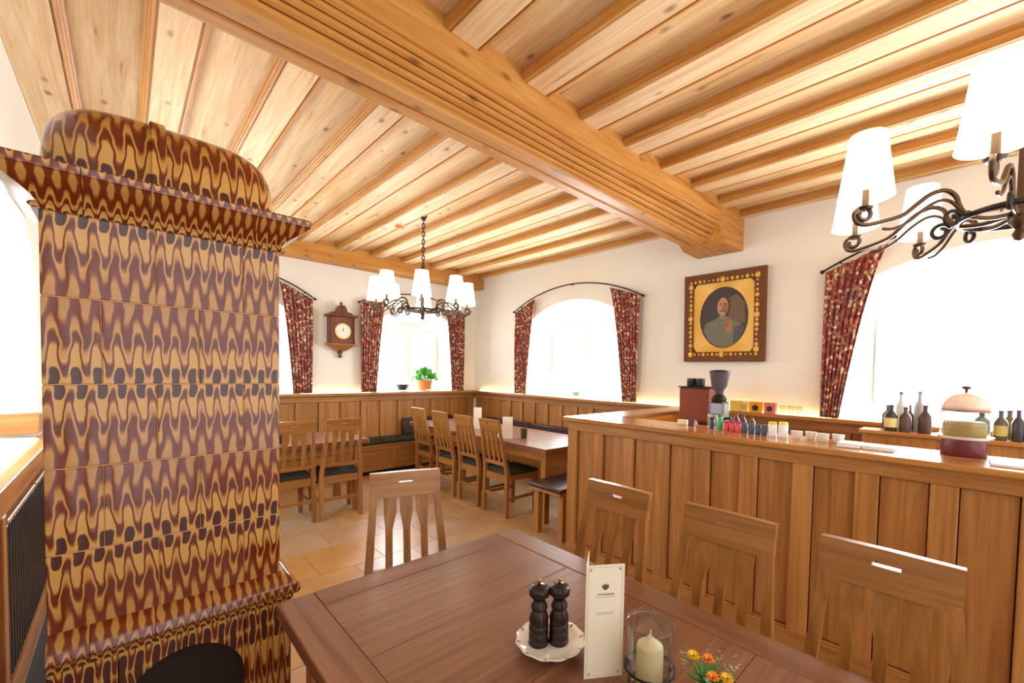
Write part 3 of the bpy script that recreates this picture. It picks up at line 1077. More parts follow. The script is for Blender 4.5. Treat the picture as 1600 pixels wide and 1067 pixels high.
def chandelier(cx, cy, zs, rot, label, R, zc=ZC):
    """eight scrolled arms; zs = height of the shades' centres"""
    t = thing('chandelier', label, 'chandelier', (cx, cy, 0), rot, 'iron chandeliers')
    zr = zs-0.20
    top = zc
    MB().lathe([(0.0, top-0.10), (0.02, top-0.098), (0.024, top-0.08), (0.045, top-0.03), (0.06, top-0.005), (0.06, top)], n=20).build('ceiling_canopy', M['iron'], t, smooth=True)
    # chain links
    zt = top-0.09
    nl = int((zt-(zs+0.26))/0.042)
    link = None
    for i in range(nl+1):
        z = zt-0.02-i*0.042
        if link is None:
            pts = [(0.013*math.cos(a), 0, (0.016 if math.sin(a) > 0 else -0.016)+0.012*math.sin(a)) for a in [2*PI*k/14 for k in range(14)]]
            link = MB().tube(pts, 0.005, 6, True).build('chain_link', M['iron'], t, smooth='all')
            link.location = (0, 0, z)
        else:
            copy_part(link, (0, 0, z), t, rot=(0, 0, PI/2*(i % 2)))
    zt2 = zt-0.03-nl*0.042
    MB().lathe([(0.0, zr-0.10), (0.012, zr-0.095), (0.02, zr-0.075), (0.012, zr-0.055), (0.030, zr-0.03), (0.034, zr), (0.024, zr+0.03), (0.014, zr+0.05), (0.011, zt2-0.06), (0.022, zt2-0.045), (0.034, zt2-0.03), (0.034, zt2-0.02), (0.012, zt2-0.012), (0.006, zt2+0.01), (0, zt2+0.012)], n=16).build('centre_stem', M['bronze'], t, smooth=True)
    pts = [(0.17*math.cos(2*PI*k/40), 0.17*math.sin(2*PI*k/40), zr) for k in range(40)]
    MB().tube(pts, 0.011, 8, True).build('hub_ring', M['iron'], t, smooth='all')
    # arm curve in (r, z)
    arm = [(0.03, zr), (0.10, zr-0.012), (0.17, zr), (0.20, zr+0.035), (0.215, zr+0.075), (0.25, zr+0.098), (0.30, zr+0.085), (0.35, zr+0.045), (0.40, zr+0.005), (R-0.035, zr-0.018), (R, zr-0.022)]
    cr, cz, r0 = R+0.005, zr+0.016, 0.038
    for k in range(1, 19):
        a = -PI/2+k*(2*PI*1.35)/18
        rr = r0*(1-0.62*k/18)
        arm.append((cr+rr*math.cos(a), cz+rr*math.sin(a)))

    def smooth_curve(p, sub=4):
        out = []
        for i in range(len(p)-1):
            a, b, c, d = p[max(i-1, 0)], p[i], p[i+1], p[min(i+2, len(p)-1)]
            for s in range(sub):
                u = s/sub
                out.append(tuple(0.5*((2*b[q])+(-a[q]+c[q])*u+(2*a[q]-5*b[q]+4*c[q]-d[q])*u*u+(-a[q]+3*b[q]-3*c[q]+d[q])*u**3) for q in range(2)))
        return out+[p[-1]]
    ac = smooth_curve(arm, 3)
    sc = []
    for k in range(22):     # small return scroll under the hub end of the arm
        a = PI*0.9-k*(2*PI*1.2)/21
        rr = 0.034*(1-0.6*k/21)
        sc.append((0.222+rr*math.cos(a), zr-0.012+rr*math.sin(a)))
    lower = smooth_curve([(0.17, zr), (0.195, zr+0.02), (0.23, zr+0.055), (0.27, zr+0.06), (0.32, zr+0.03), (0.37, zr-0.015), (0.42, zr-0.04), (0.46, zr-0.04)], 3)
    proto = []
    a0 = empty('arm')
    a0.parent = t
    o = MB().tube([(r, 0, z) for r, z in ac], 0.0085, 7).build('arm_scroll', M['bronze'], a0, smooth='all')
    MB().tube([(r, 0.0, z) for r, z in lower], 0.006, 6).build('inner_scroll', M['bronze'], a0, smooth='all')
    MB().tube([(r, 0, z) for r, z in sc], 0.0075, 6).build('hub_scroll', M['iron'], a0, smooth='all')
    MB().lathe([(0.0, zr+0.03), (0.022, zr+0.034), (0.028, zr+0.044), (0.012, zr+0.05), (0.011, zr+0.15), (0.0, zr+0.155)], R, 0, 12).build('candle_sleeve', M['bronze'], a0, smooth=True)
    MB().lathe([(0.094, zs-0.118), (0.092, zs-0.118), (0.061, zs+0.118), (0.063, zs+0.118)], R, 0, 28).build('lamp_shade', M['shade'], a0, smooth='all')
    sh = a0.children[-1]
    me = sh.data
    import bmesh
    b = bmesh.new()
    b.from_mesh(me)
    bmesh.ops.delete(b, geom=[f for f in b.faces if len(f.verts) > 4], context='FACES_ONLY')
    b.to_mesh(me)
    b.free()
    MB().tube([(R-0.006+0.06*math.cos(q), 0.06*math.sin(q), zs+0.105) for q in (0, PI)], 0.003, 5).build('shade_spider', M['bronze'], a0)
    for k in range(1, 8):
        copy_tree(a0, t).rotation_euler = (0, 0, k*PI/4)
    return t


chandelier(2.257, 4.133, 2.325, math.radians(240), 'iron chandelier with white shades over the long table, smaller in view', 0.465)
chandelier(2.375, -0.112, 2.325, math.radians(36), 'iron chandelier with white shades cut off by the right edge', 0.525)

# smoke detector
sd = thing('smoke_detector', 'small orange round detector on the ceiling beside the far chandelier', 'detector', (2.193, 4.543, ZB-0.0))
MB().lathe([(0.05, 0), (0.052, -0.012), (0.045, -0.03), (0.03, -0.04), (0, -0.042)], n=20).build('detector_body', plain('orange_plastic', 'd98a3a', 0.5), sd, smooth=True)
MB().lathe([(0.055, 0.0), (0.055, -0.006), (0.05, -0.007)], n=20).build('detector_base', M['white'], sd)

# ================================================================== CURTAINS AND RODS


def curtain(mp, label, top, bot, waist, nf=7, out=0.07):
    """top=(u_outer,z,u_inner,z) bot=(u_outer,u_inner,z); waist: bow of the inner edge"""
    uo, zo, ui, zi = top
    bo, bi, zb = bot
    nu, nz = nf*8, 24
    vs, fs = [], []
    for j in range(nz+1):
        s = j/nz
        for i in range(nu+1):
            t = i/nu
            ut, zt = uo+(ui-uo)*t, zo+(zi-zo)*t
            ub = bo+(bi-bo)*t
            e = s**0.75 if waist else s
            u = ut+(ub-ut)*min(1, e*1.12-0.12*e*e)
            z = zt+(zb-zt)*s
            amp = 0.020*(1-0.25*s)
            d = out+amp*math.sin(t*nf*2*PI+0.6*math.sin(3*s))+0.006*math.sin(9*t+4*s)
            vs.append(mp(u, z, d))
    for j in range(nz):
        for i in range(nu):
            a = j*(nu+1)+i
            fs.append((a, a+1, a+nu+2, a+nu+1))
    o = MB().add(vs, fs).build('curtain', M['fabric'], None, smooth='all')
    so = o.modifiers.new('thickness', 'SOLIDIFY')
    so.thickness = 0.004
    return tag(o, label, 'curtain', 'patterned red curtains')


curtain(oR, 'red patterned curtain on the corner side of the window nearest the portrait', (5.14, 2.43, 4.70, 2.60), (5.13, 4.88, 1.145), True)
curtain(oR, 'red patterned curtain left of the oval portrait', (2.84, 2.45, 3.30, 2.60), (2.86, 3.06, 1.145), True)
curtain(oR, 'red patterned curtain right of the portrait at the bar window', (0.93, 2.43, 0.50, 2.61), (0.93, 0.79, 1.145), True)
curtain(oF, 'red patterned curtain between the stove and the clock', (1.79, 2.40, 1.40, 2.59), (1.785, 1.56, 1.145), True)
curtain(oF, 'red patterned curtain just right of the clock', (2.42, 2.44, 2.80, 2.55), (2.44, 2.66, 1.145), True)
curtain(oF, 'red patterned curtain nearest the room corner by the potted herb', (4.20, 2.48, 3.84, 2.52), (4.20, 3.97, 1.145), True)


def rod(mp, u0, u1, zend, ztop, label):
    r = thing('curtain_rod', label, 'curtain rod', (0, 0, 0), 0, 'arched curtain rods')
    pts = []
    op = (u0, u1, 0, zend, ztop)
    for i in range(25):
        u = u0+(u1-u0)*i/24
        pts.append(mp(u, arc_z(u, op)+0.01, 0.07))
    MB().tube(pts, 0.009, 8).build('rod', M['iron'], r, smooth='all')
    for u in (u0, u1):
        p = mp(u, zend+0.01, 0.07)
        MB().sphere(p, 0.018, n=10, m=8).build('finial', M['iron'], r, smooth='all')
    for t in (0.06, 0.5, 0.94):
        u = u0+(u1-u0)*t
        z = arc_z(u, op)+0.01
        MB().tube([mp(u, z, 0.07), mp(u, z, 0.002)], 0.007, 6).build('bracket', M['iron'], r)
    return r


rod(oR, 2.80, 5.18, 2.43, 2.72, 'arched iron curtain rod over the window nearest the corner')
rod(oR, -1.20, 0.96, 2.43, 2.72, 'arched iron curtain rod over the window behind the bar')
rod(oF, -0.06, 1.82, 2.40, 2.70, 'arched iron curtain rod ending between stove and clock')
rod(oF, 2.40, 4.22, 2.44, 2.66, 'arched iron curtain rod over the window with the potted herb')

# ================================================================== PORTRAIT
pc = (1.840, 2.115)
pt = thing('portrait_painting', 'framed oval portrait of an officer with gilt mat on the right wall', 'painting', (XR-0.012, pc[0], pc[1]-0.47))
pt.rotation_euler = (0, math.radians(-2.2), 0)
pw, ph = 0.42, 0.935


def pm(a, b, d):     # a = to the viewer's right (-y), b = up from the bottom, d = out of the wall
    return (-d, -a, b)


for nm, (a0, b0, a1, b1) in (('frame_side', (-pw, 0, -pw+0.105, ph)), ('frame_side', (pw-0.105, 0, pw, ph)), ('frame_rail', (-pw+0.1052, 0, pw-0.1052, 0.105)), ('frame_rail', (-pw+0.1052, ph-0.105, pw-0.1052, ph))):
    MB().prism([(a0, b0), (a1, b0), (a1, b1), (a0, b1)], pm, 0.0, 0.045).build(nm, plain('frame_brown', '6e4424', 0.85), pt)
gilt = None
for k in range(60):
    t = k/60
    per = [(-pw+0.078, 0.078), (pw-0.078, 0.078), (pw-0.078, ph-0.078), (-pw+0.078, ph-0.078)]
    L = [2*(pw-0.078), ph-0.156]*2
    d = t*sum(L)
    i = 0
    while d > L[i]:
        d -= L[i]
        i += 1
    p, q = per[i], per[(i+1) % 4]
    a, b = p[0]+(q[0]-p[0])*d/L[i], p[1]+(q[1]-p[1])*d/L[i]
    big = 1.05 if (k % 15 in (0, 7)) else random.uniform(0.4, 0.85)
    if gilt is None:
        gilt = MB().sphere((0, 0, 0), 0.012, 0.026, 0.03, 8, 6).build('gilt_ornament', M['gold'], pt, smooth='all')
        gilt.location = pm(a, b, 0.046)
        gilt.scale = (1, big, big)
    else:
        o = copy_part(gilt, pm(a, b, 0.046), pt)
        o.scale = (1, big, big)
# gilt mat with an oval opening
hw, hb = pw-0.105, (ph-0.21)/2
mb = MB()
m_ = 48
ov, re = [], []
for k in range(m_):
    t = 2*PI*k/m_
    ov.append((0.252*math.cos(t), ph/2-0.005+0.318*math.sin(t)))
    c, s_ = math.cos(t), math.sin(t)
    f = 1/max(abs(c)/hw, abs(s_)/hb)
    re.append((c*f, ph/2+s_*f))
for i in range(m_):
    j = (i+1) % m_
    mb.add([pm(*ov[i], 0.012), pm(*ov[j], 0.012), pm(*re[j], 0.03), pm(*re[i], 0.03)], [(0, 1, 2, 3)])
mb.build('gilt_mat', M['gold'], pt, smooth='all')


def flat(name, pts, d, mat):
    MB().prism(pts, pm, d-0.0015, d).build(name, mat, pt)


def ell(cx, cy, rx, ry, n=28):
    return [(cx+rx*math.cos(2*PI*k/n), cy+ry*math.sin(2*PI*k/n)) for k in range(n)]


pb = ph/2-0.005
flat('painted_ground', ell(0, pb, 0.253, 0.319, 48), 0.005, plain('paint_umber', '3a322f', 0.5))
flat('painted_wall_patch', [(0.05, pb-0.06), (0.22, pb-0.06), (0.21, pb+0.14), (0.13, pb+0.235), (0.05, pb+0.2)], 0.0066, plain('paint_ochre', '6a533a', 0.5))
tun = [(-0.215, pb-0.12), (-0.19, pb-0.055), (-0.09, pb-0.015), (-0.035, pb+0.02), (0.045, pb+0.01), (0.10, pb-0.03), (0.185, pb-0.075), (0.215, pb-0.13), (0.17, pb-0.225), (0.09, pb-0.29), (0, pb-0.31), (-0.09, pb-0.29), (-0.17, pb-0.225)]
flat('painted_tunic', tun, 0.0082, plain('paint_grey_green', '6d6c55', 0.5))
flat('painted_sleeve', [(0.11, pb-0.10), (0.19, pb-0.08), (0.212, pb-0.13), (0.17, pb-0.22), (0.10, pb-0.27)], 0.0098, plain('paint_grey_violet', '4b4850', 0.5))
flat('painted_hair', ell(0.004, pb+0.120, 0.066, 0.098), 0.0098, plain('paint_dark_hair', '4a362b', 0.6))
flat('painted_face', ell(-0.008, pb+0.112, 0.058, 0.096), 0.0114, plain('paint_flesh', 'b98a68', 0.6))
flat('painted_cheek', ell(0.022, pb+0.095, 0.026, 0.06), 0.0122, plain('paint_flesh_shade', '94654a', 0.6))
flat('painted_moustache', [(-0.048, pb+0.066), (-0.012, pb+0.080), (0.028, pb+0.066), (0.014, pb+0.058), (-0.012, pb+0.066), (-0.034, pb+0.058)], 0.013, plain('paint_moustache', '6a4c38', 0.6))
flat('painted_nose', [(-0.020, pb+0.135), (-0.012, pb+0.135), (-0.006, pb+0.088), (-0.026, pb+0.086)], 0.0128, plain('paint_nose', 'a87656', 0.6))
for ex in (-0.032, 0.012):
    flat('painted_eye', ell(ex, pb+0.136, 0.010, 0.0045, 10), 0.0130, plain('paint_eye', '4a3226', 0.6))
flat('painted_brow', [(-0.046, pb+0.150), (0.028, pb+0.150), (0.026, pb+0.145), (-0.044, pb+0.145)], 0.0130, plain('paint_brow', '5f4434', 0.6))
flat('painted_collar', [(-0.05, pb+0.02), (0.045, pb+0.012), (0.03, pb-0.02), (-0.03, pb-0.018)], 0.0114, plain('paint_collar', '7d7a5f', 0.5))
flat('painted_sash', [(0.02, pb-0.045), (0.09, pb-0.04), (0.085, pb-0.15), (0.03, pb-0.155)], 0.0114, plain('paint_medals', 'a2733f', 0.5))
flat('painted_medal', [(0.03, pb-0.055), (0.055, pb-0.055), (0.055, pb-0.10), (0.03, pb-0.10)], 0.013, plain('paint_red_medal', '9a4a32', 0.5))

# ================================================================== WALL CLOCK
ck = thing('wall_clock', 'carved walnut wall clock with a round white dial', 'clock', (2.152, YF-0.002, 1.63))
wl = M['walnut']
MB().box(-0.165, 0.165, -0.145, 0, 0.205, 0.575, 0.005).build('clock_case', wl, ck)
MB().box(-0.20, 0.20, -0.175, 0, 0.575, 0.605, 0.006).build('cornice', wl, ck)
MB().box(-0.19, 0.19, -0.165, 0, 0.18, 0.205, 0.006).build('base_moulding', plain('honey_walnut', 'a06a2e', 0.4), ck)
MB().quadbox([(-0.07, -0.06, 0.105), (0.07, -0.06, 0.105), (0.07, 0, 0.105), (-0.07, 0, 0.105)], [(-0.155, -0.14, 0.18), (0.155, -0.14, 0.18), (0.155, 0, 0.18), (-0.155, 0, 0.18)]).build('tapered_bracket', plain('honey_walnut_dark', '8d5a26', 0.4), ck)
MB().lathe([(0, 0.0), (0.018, 0.012), (0.028, 0.035), (0.016, 0.055), (0.034, 0.075), (0.03, 0.105)], 0, -0.035, 16).build('drop_finial', wl, ck, smooth='all')
ped = [(-0.15, 0.605), (0.15, 0.605), (0.13, 0.635), (0.07, 0.65), (0.055, 0.70), (0.03, 0.735), (-0.03, 0.735), (-0.055, 0.70), (-0.07, 0.65), (-0.13, 0.635)]
MB().prism(ped, lambda a, b, d: (a, d, b), -0.13, -0.02).build('pediment', wl, ck)
MB().lathe([(0.02, 0.735), (0.012, 0.745), (0.022, 0.762), (0.01, 0.78), (0, 0.80)], 0, -0.075, 12).build('top_finial', wl, ck, smooth='all')
for s in (-1, 1):
    MB().lathe([(0.012, 0.21), (0.016, 0.24), (0.010, 0.27), (0.014, 0.39), (0.010, 0.51), (0.016, 0.545), (0.012, 0.57)], s*0.15, -0.155, 10).build('corner_column', wl, ck, smooth='all')
disc = lambda r, y0, y1, z: MB().prism([(r*math.cos(2*PI*k/32), z+r*math.sin(2*PI*k/32)) for k in range(32)], lambda a, b, d: (a, d, b), y0, y1)
disc(0.108, -0.152, -0.145, 0.375).build('bezel', M['brass'], ck)
dial = disc(0.096, -0.156, -0.1525, 0.375).build('dial', M['porcelain'], ck)
for k in range(12):
    a = 2*PI*k/12
    r0, r1, w = 0.074, 0.088, 0.0022
    dx, dz = math.sin(a), math.cos(a)
    pts = [(r0*dx-w*dz, 0.375+r0*dz+w*dx), (r0*dx+w*dz, 0.375+r0*dz-w*dx), (r1*dx+w*dz, 0.375+r1*dz-w*dx), (r1*dx-w*dz, 0.375+r1*dz+w*dx)]
    MB().prism(pts, lambda a_, b_, d: (a_, d, b_), -0.1572, -0.1561).build('hour_mark', M['black'], dial)
for nm, a, ln, w in (('hour_hand', 0.12, 0.05, 0.004), ('minute_hand', -0.06, 0.075, 0.003)):
    dx, dz = math.sin(a), math.cos(a)
    pts = [(-w*dz, 0.375+w*dx), (w*dz, 0.375-w*dx), (ln*dx, 0.375+ln*dz)]
    MB().prism(pts, lambda a_, b_, d: (a_, d, b_), -0.1592, -0.158 if nm[0] == 'h' else -0.1593).build(nm, M['black'], ck)

# ================================================================== NEAR TABLE SETTING
TZ = 0.7605
pl = thing('saucer_plate', 'white scalloped plate under the two pepper mills', 'plate', (0.806, 0.768, TZ))
mb = MB()
nn = 48
prof = [(0.0, 0.004), (0.045, 0.004), (0.062, 0.006), (0.080, 0.015), (0.092, 0.021), (0.093, 0.023), (0.080, 0.0185), (0.062, 0.010), (0.045, 0.008), (0.0, 0.008)]
vs, fs = [], []
for i in range(nn):
    t = 2*PI*i/nn
    for r, z in prof:
        rr = r*(1+0.02*math.cos(12*t)*(r/0.09)**3)
        vs.append((rr*math.cos(t), rr*math.sin(t), z))
m_ = len(prof)
for i in range(nn):
    for j in range(m_-1):
        a, b = i*m_+j, ((i+1) % nn)*m_+j
        fs.append((a, b, b+1, a+1))
mb.add(vs, fs).build('plate_body', M['porcelain'], pl, smooth='all')
MB().lathe([(0.046, 0.0), (0.048, 0.0), (0.046, 0.0045), (0.043, 0.0045)], n=32).build('foot_ring', M['porcelain'], pl)
dec = plain('brown_print', '8a6a4a', 0.3)
for k in range(10):
    a = 2*PI*k/10
    o = MB().sphere((0, 0, 0), 0.007, 0.0035, 0.0008, 8, 4).build('printed_motif', dec, pl)
    o.location = (0.085*math.cos(a), 0.085*math.sin(a), 0.0205)
    o.rotation_euler = (0, -0.5, a)
millw = wood('mill_dark_wood', '1c110c', '33211a', 2, 0.3, 0, 0.02)
for x, y, lab in ((0.783, 0.790, 'dark turned wooden pepper mill, left one on the white plate'), (0.827, 0.757, 'dark turned wooden pepper mill, right one beside the menu card')):
    ml = thing('pepper_mill', lab, 'pepper mill', (x, y, TZ+0.0085), 0, 'pepper mills')
    MB().lathe([(0.0, 0.0), (0.026, 0.0), (0.0275, 0.003), (0.0275, 0.010), (0.025, 0.013), (0.0265, 0.017), (0.0265, 0.030), (0.0245, 0.033), (0.0265, 0.036), (0.0265, 0.050), (0.0235, 0.054), (0.0262, 0.060), (0.0262, 0.072), (0.0215, 0.086), (0.0175, 0.093), (0.0225, 0.099), (0.0215, 0.108), (0.0165, 0.114), (0.0155, 0.120), (0.0195, 0.126), (0.0, 0.127)], n=24).build('mill_body', millw, ml, smooth=True)
    MB().lathe([(0.0, 0.1275), (0.0195, 0.128), (0.0275, 0.133), (0.0285, 0.145), (0.024, 0.155), (0.013, 0.160), (0.0, 0.162)], n=24).build('mill_head', millw, ml, smooth='all')
    MB().lathe([(0.0, 0.161), (0.0045, 0.162), (0.003, 0.166), (0.0055, 0.170), (0.004, 0.176), (0, 0.177)], n=12).build('brass_knob', M['brass'], ml, smooth='all')

# folded menu card
card = plain('cream_card', 'e9dfc8', 0.6)
ink = plain('grey_ink', '6f6556', 0.7)
p0, p1 = Vector((0.777, 0.626, 0)), Vector((0.857, 0.571, 0))
dv = (p1-p0).normalized()
nv = Vector((dv.y, -dv.x, 0))     # towards the camera
if nv.dot(-p0) < 0:
    nv = -nv
wd, hg = 0.097, 0.278
mc = thing('menu_card', 'tall cream folded menu card standing between the mills and the candle', 'menu card', (0, 0, TZ))
mm = lambda a, b, d: tuple(p0+dv*a+nv*d+Vector((0, 0, b)))
MB().prism([(0, 0), (wd, 0), (wd, hg), (0, hg)], mm, -0.0008, 0).build('front_leaf', card, mc)
q1 = p0-nv*0.075+dv*0.028
bl = lambda a, b, d: tuple(p0+(q1-p0)*a+Vector((0, 0, b))+dv*d)
MB().prism([(0.012, 0.0), (1, 0.0), (1, hg+0.003), (0.012, hg+0.001)], bl, 0, 0.0008).build('back_leaf', card, mc)
bd = 0.0055
for a0, a1, b0, b1 in ((bd, wd-bd, bd, bd+0.0008), (bd, wd-bd, hg-bd-0.0008, hg-bd), (bd, bd+0.0008, bd, hg-bd), (wd-bd-0.0008, wd-bd, bd, hg-bd)):
    MB().prism([(a0, b0), (a1, b0), (a1, b1), (a0, b1)], mm, 0.0002, 0.0004).build('border_line', plain('gold_line', 'b9a67c', 0.6), mc)
for ca, cb in ((bd+0.006, bd+0.006), (wd-bd-0.006, bd+0.006), (bd+0.006, hg-bd-0.006), (wd-bd-0.006, hg-bd-0.006)):
    MB().prism([(ca-0.004, cb), (ca, cb-0.004), (ca+0.004, cb), (ca, cb+0.004)], mm, 0.0002, 0.0005).build('corner_ornament', plain('ornament_grey', 'a39d8c', 0.6), mc)
cr = [(0.0405, 0.2225), (0.0455, 0.2165), (0.0525, 0.2165), (0.0575, 0.2225), (0.0575, 0.230), (0.054, 0.2275), (0.0515, 0.232), (0.049, 0.2285), (0.0465, 0.232), (0.044, 0.2275), (0.0405, 0.230)]
MB().prism(cr, mm, 0.0002, 0.0005).build('printed_crest', plain('crest_brown', '5d4b36', 0.6), mc)
for k in range(9):      # the illegible line of script lettering under the crest
    a = 0.029+k*0.0048
    MB().prism([(a, 0.2035), (a+0.0034, 0.2035+0.0007*math.sin(k)), (a+0.0038, 0.2075), (a+0.0006, 0.2072)], mm, 0.0002, 0.0004).build('script_letter', ink, mc)
for b0, w0 in ((0.1985, 0.05), (0.1600, 0.04), (0.1565, 0.046)):
    MB().prism([(wd/2-w0/2, b0), (wd/2+w0/2, b0), (wd/2+w0/2, b0+0.0012), (wd/2-w0/2, b0+0.0012)], mm, 0.0002, 0.0004).build('printed_line', plain('faint_ink', 'a79c86', 0.7), mc)

# candle in a glass cylinder with iron holder
hx, hy = 0.868, 0.503
ho = thing('candle_holder', 'black iron candle holder with a clear glass cylinder', 'candle holder', (hx, hy, TZ))
MB().lathe([(0.0, 0.0), (0.05, 0.0), (0.052, 0.004), (0.0, 0.006)], n=28).build('base_dish', M['black'], ho, smooth=True)
ringp = [(0.058*math.cos(2*PI*k/36), 0.058*math.sin(2*PI*k/36), 0.052) for k in range(36)]
MB().tube(ringp, 0.003, 6, True).build('iron_ring', M['black'], ho, smooth='all')
for k in range(3):
    a = math.radians(215+120*k)
    MB().tube([(0.045*math.cos(a), 0.045*math.sin(a), 0.003), (0.058*math.cos(a), 0.058*math.sin(a), 0.015), (0.058*math.cos(a), 0.058*math.sin(a), 0.052)], 0.003, 6).build('iron_strut', M['black'], ho, smooth='all')
MB().lathe([(0.054, 0.007), (0.054, 0.150), (0.0555, 0.158), (0.054, 0.159), (0.0525, 0.150), (0.0525, 0.007)], n=36).build('glass_cylinder', M['glass2'], ho, smooth='all')
cn = thing('pillar_candle', 'ivory pillar candle inside the glass cylinder', 'candle', (hx, hy, TZ+0.0065))
wax = plain('ivory_wax', 'efe2b6', 0.45, Subsurface_Weight=0.15)
MB().lathe([(0.0, 0.0), (0.031, 0.0), (0.031, 0.090), (0.029, 0.098), (0.014, 0.108), (0.006, 0.118), (0.0, 0.119)], n=28).build('candle_wax', wax, cn, smooth=True)
MB().tube([(0, 0, 0.118), (0.001, 0, 0.126), (0.003, 0.001, 0.132)], 0.0011, 6).build('wick', M['white'], cn)

# small bouquet
fp = (0.915, 0.385)
fv = thing('flower_bouquet', 'small bouquet with orange and yellow blooms beside the candle', 'flowers', (fp[0], fp[1], TZ))
MB().lathe([(0.0, 0.0), (0.022, 0.0), (0.028, 0.02), (0.02, 0.045), (0.024, 0.055), (0.022, 0.055), (0.017, 0.045), (0, 0.01)], n=20).build('vase', M['porcelain'], fv, smooth='all')
green = plain('leaf_green', '4f8a2c', 0.5)
pale = plain('leaf_sage', '8fa37c', 0.6)
stem = plain('stem_green', '5c6f3a', 0.6)


def leaf(name, base, d, ln, w, mat, parent):
    d = Vector(d).normalized()
    sd_ = d.cross(Vector((0, 0, 1)))
    sd_ = sd_.normalized() if sd_.length > 1e-3 else Vector((1, 0, 0))
    n_ = sd_.cross(d)
    b = Vector(base)
    P = [b, b+d*ln*0.45+sd_*w/2-n_*w*0.12, b+d*ln-n_*w*0.15, b+d*ln*0.45-sd_*w/2-n_*w*0.12, b+d*ln*0.5+n_*w*0.12]
    MB().add([tuple(p) for p in P], [(0, 1, 4), (1, 2, 4), (2, 3, 4), (3, 0, 4)]).build(name, mat, parent, smooth='all')


rnd = random.Random(3)
for k in range(34):
    a, e = rnd.uniform(0, 2*PI), rnd.uniform(0.3, 1.3)
    d = (math.cos(a)*math.cos(e), math.sin(a)*math.cos(e), math.sin(e))
    leaf('leaf', (0.004*math.cos(a), 0.004*math.sin(a), 0.05), d, rnd.uniform(0.03, 0.052), 0.018, green, fv)
for k in range(9):
    a = rnd.uniform(0, 2*PI)
    tip = Vector((0.062*math.cos(a), 0.062*math.sin(a), 0.05+rnd.uniform(0.02, 0.05)))
    MB().tube([(0, 0, 0.05), tuple(tip*0.6+Vector((0, 0, 0.03))), tuple(tip)], 0.0009, 5).build('sprig_stem', stem, fv)
    for q in range(5):
        leaf('sprig_leaf', tuple(tip*(0.72+0.07*q)+Vector((0, 0, 0.015))), (rnd.uniform(-1, 1), rnd.uniform(-1, 1), rnd.uniform(0, 1)), 0.012, 0.006, pale, fv)
for (dx, dy, dz, col) in ((0.012, 0.040, 0.088, 'f2c40f'), (0.030, 0.012, 0.085, 'f0912a'), (-0.02, -0.02, 0.085, 'f0912a'), (0.005, -0.04, 0.08, 'f2c40f')):
    bl_ = empty('bloom')
    bl_.parent = fv
    pm_ = plain('petal_'+col, col, 0.6)
    for r_, n_, up_ in ((1, 9, 0.25), (0.8, 8, 0.7), (0.5, 6, 1.3)):
        for k in range(n_):
            a = 2*PI*k/n_+r_
            leaf('petal', (dx, dy, dz), (math.cos(a), math.sin(a), up_), 0.017*(0.7+0.3*r_), 0.011, pm_, bl_)
    MB().tube([(0, 0, 0.045), (dx*0.7, dy*0.7, dz-0.012), (dx, dy, dz)], 0.0015, 5).build('stem', stem, fv)

# ================================================================== ITEMS ON OTHER TABLES AND SILLS


def stand_card(x, y, z, w, h, rz, label, mat=M['white']):
    t = thing('table_card', label, 'card', (x, y, z), rz)
    MB().quadbox([(-w/2, -0.03, 0), (w/2, -0.03, 0), (w/2, -0.0285, 0), (-w/2, -0.0285, 0)], [(-w/2, -0.002, h), (w/2, -0.002, h), (w/2, -0.0005, h), (-w/2, -0.0005, h)]).build('front_leaf', mat, t)
    MB().quadbox([(-w/2, 0.0285, 0), (w/2, 0.0285, 0), (w/2, 0.03, 0), (-w/2, 0.03, 0)], [(-w/2, 0.0005, h), (w/2, 0.0005, h), (w/2, 0.002, h), (-w/2, 0.002, h)]).build('back_leaf', mat, t)


TF = 0.7555
stand_card(3.20, 4.42, TF, 0.10, 0.27, -0.8, 'white folded card standing midway on the long table')
stand_card(2.99, 3.57, TF, 0.11, 0.24, -0.8, 'white folded card on the long table beside the green votive glass')
gv = thing('votive_glass', 'small dark green votive glass near the end of the long table', 'glass', (3.17, 3.50, TF))
MB().lathe([(0.0, 0.0), (0.034, 0.0), (0.04, 0.02), (0.04, 0.10), (0.037, 0.10), (0.037, 0.02), (0, 0.008)], n=24).build('glass_cup', plain('green_glass', '4a5628', 0.2), gv, smooth=True)
MB().lathe([(0.0, 0.009), (0.03, 0.009), (0.03, 0.06), (0, 0.062)], n=16).build('tea_light', wax, gv)
np1 = tag(MB().box(-0.09, 0.09, -0.12, 0.12, 0, 0.004, 0.001).build('paper_napkin', M['white']), 'white paper napkin lying on the long table near the cards', 'napkin')
np1.location = (3.05, 3.78, TF)
jb = thing('water_carafe', 'dark bottle on the table behind the stove', 'bottle', (1.08, 4.72, TF))
MB().lathe([(0.0, 0.0), (0.035, 0.0), (0.038, 0.01), (0.038, 0.10), (0.014, 0.15), (0.013, 0.19), (0, 0.19)], n=20).build('bottle_body', plain('dark_bottle', '2f2a2a', 0.2), jb, smooth=True)
MB().lathe([(0.0145, 0.19), (0.0145, 0.2), (0, 0.2)], n=12).build('bottle_cap', M['steel'], jb)
gp = thing('herb_glass', 'little glass with green sprigs on the table behind the stove', 'plant', (1.24, 4.74, TF))
MB().lathe([(0.0, 0.0), (0.03, 0.0), (0.034, 0.09), (0.032, 0.09), (0.028, 0.006), (0, 0.004)], n=20).build('glass_cup', M['glass2'], gp, smooth=True)
for k in range(14):
    a = rnd.uniform(0, 2*PI)
    leaf('leaf', (0, 0, 0.05), (math.cos(a)*0.6, math.sin(a)*0.6, 1), rnd.uniform(0.06, 0.11), 0.02, plain('fresh_green', '6fb04a', 0.5) if k == 0 else bpy.data.materials['fresh_green'], gp)
SILL = 1.162
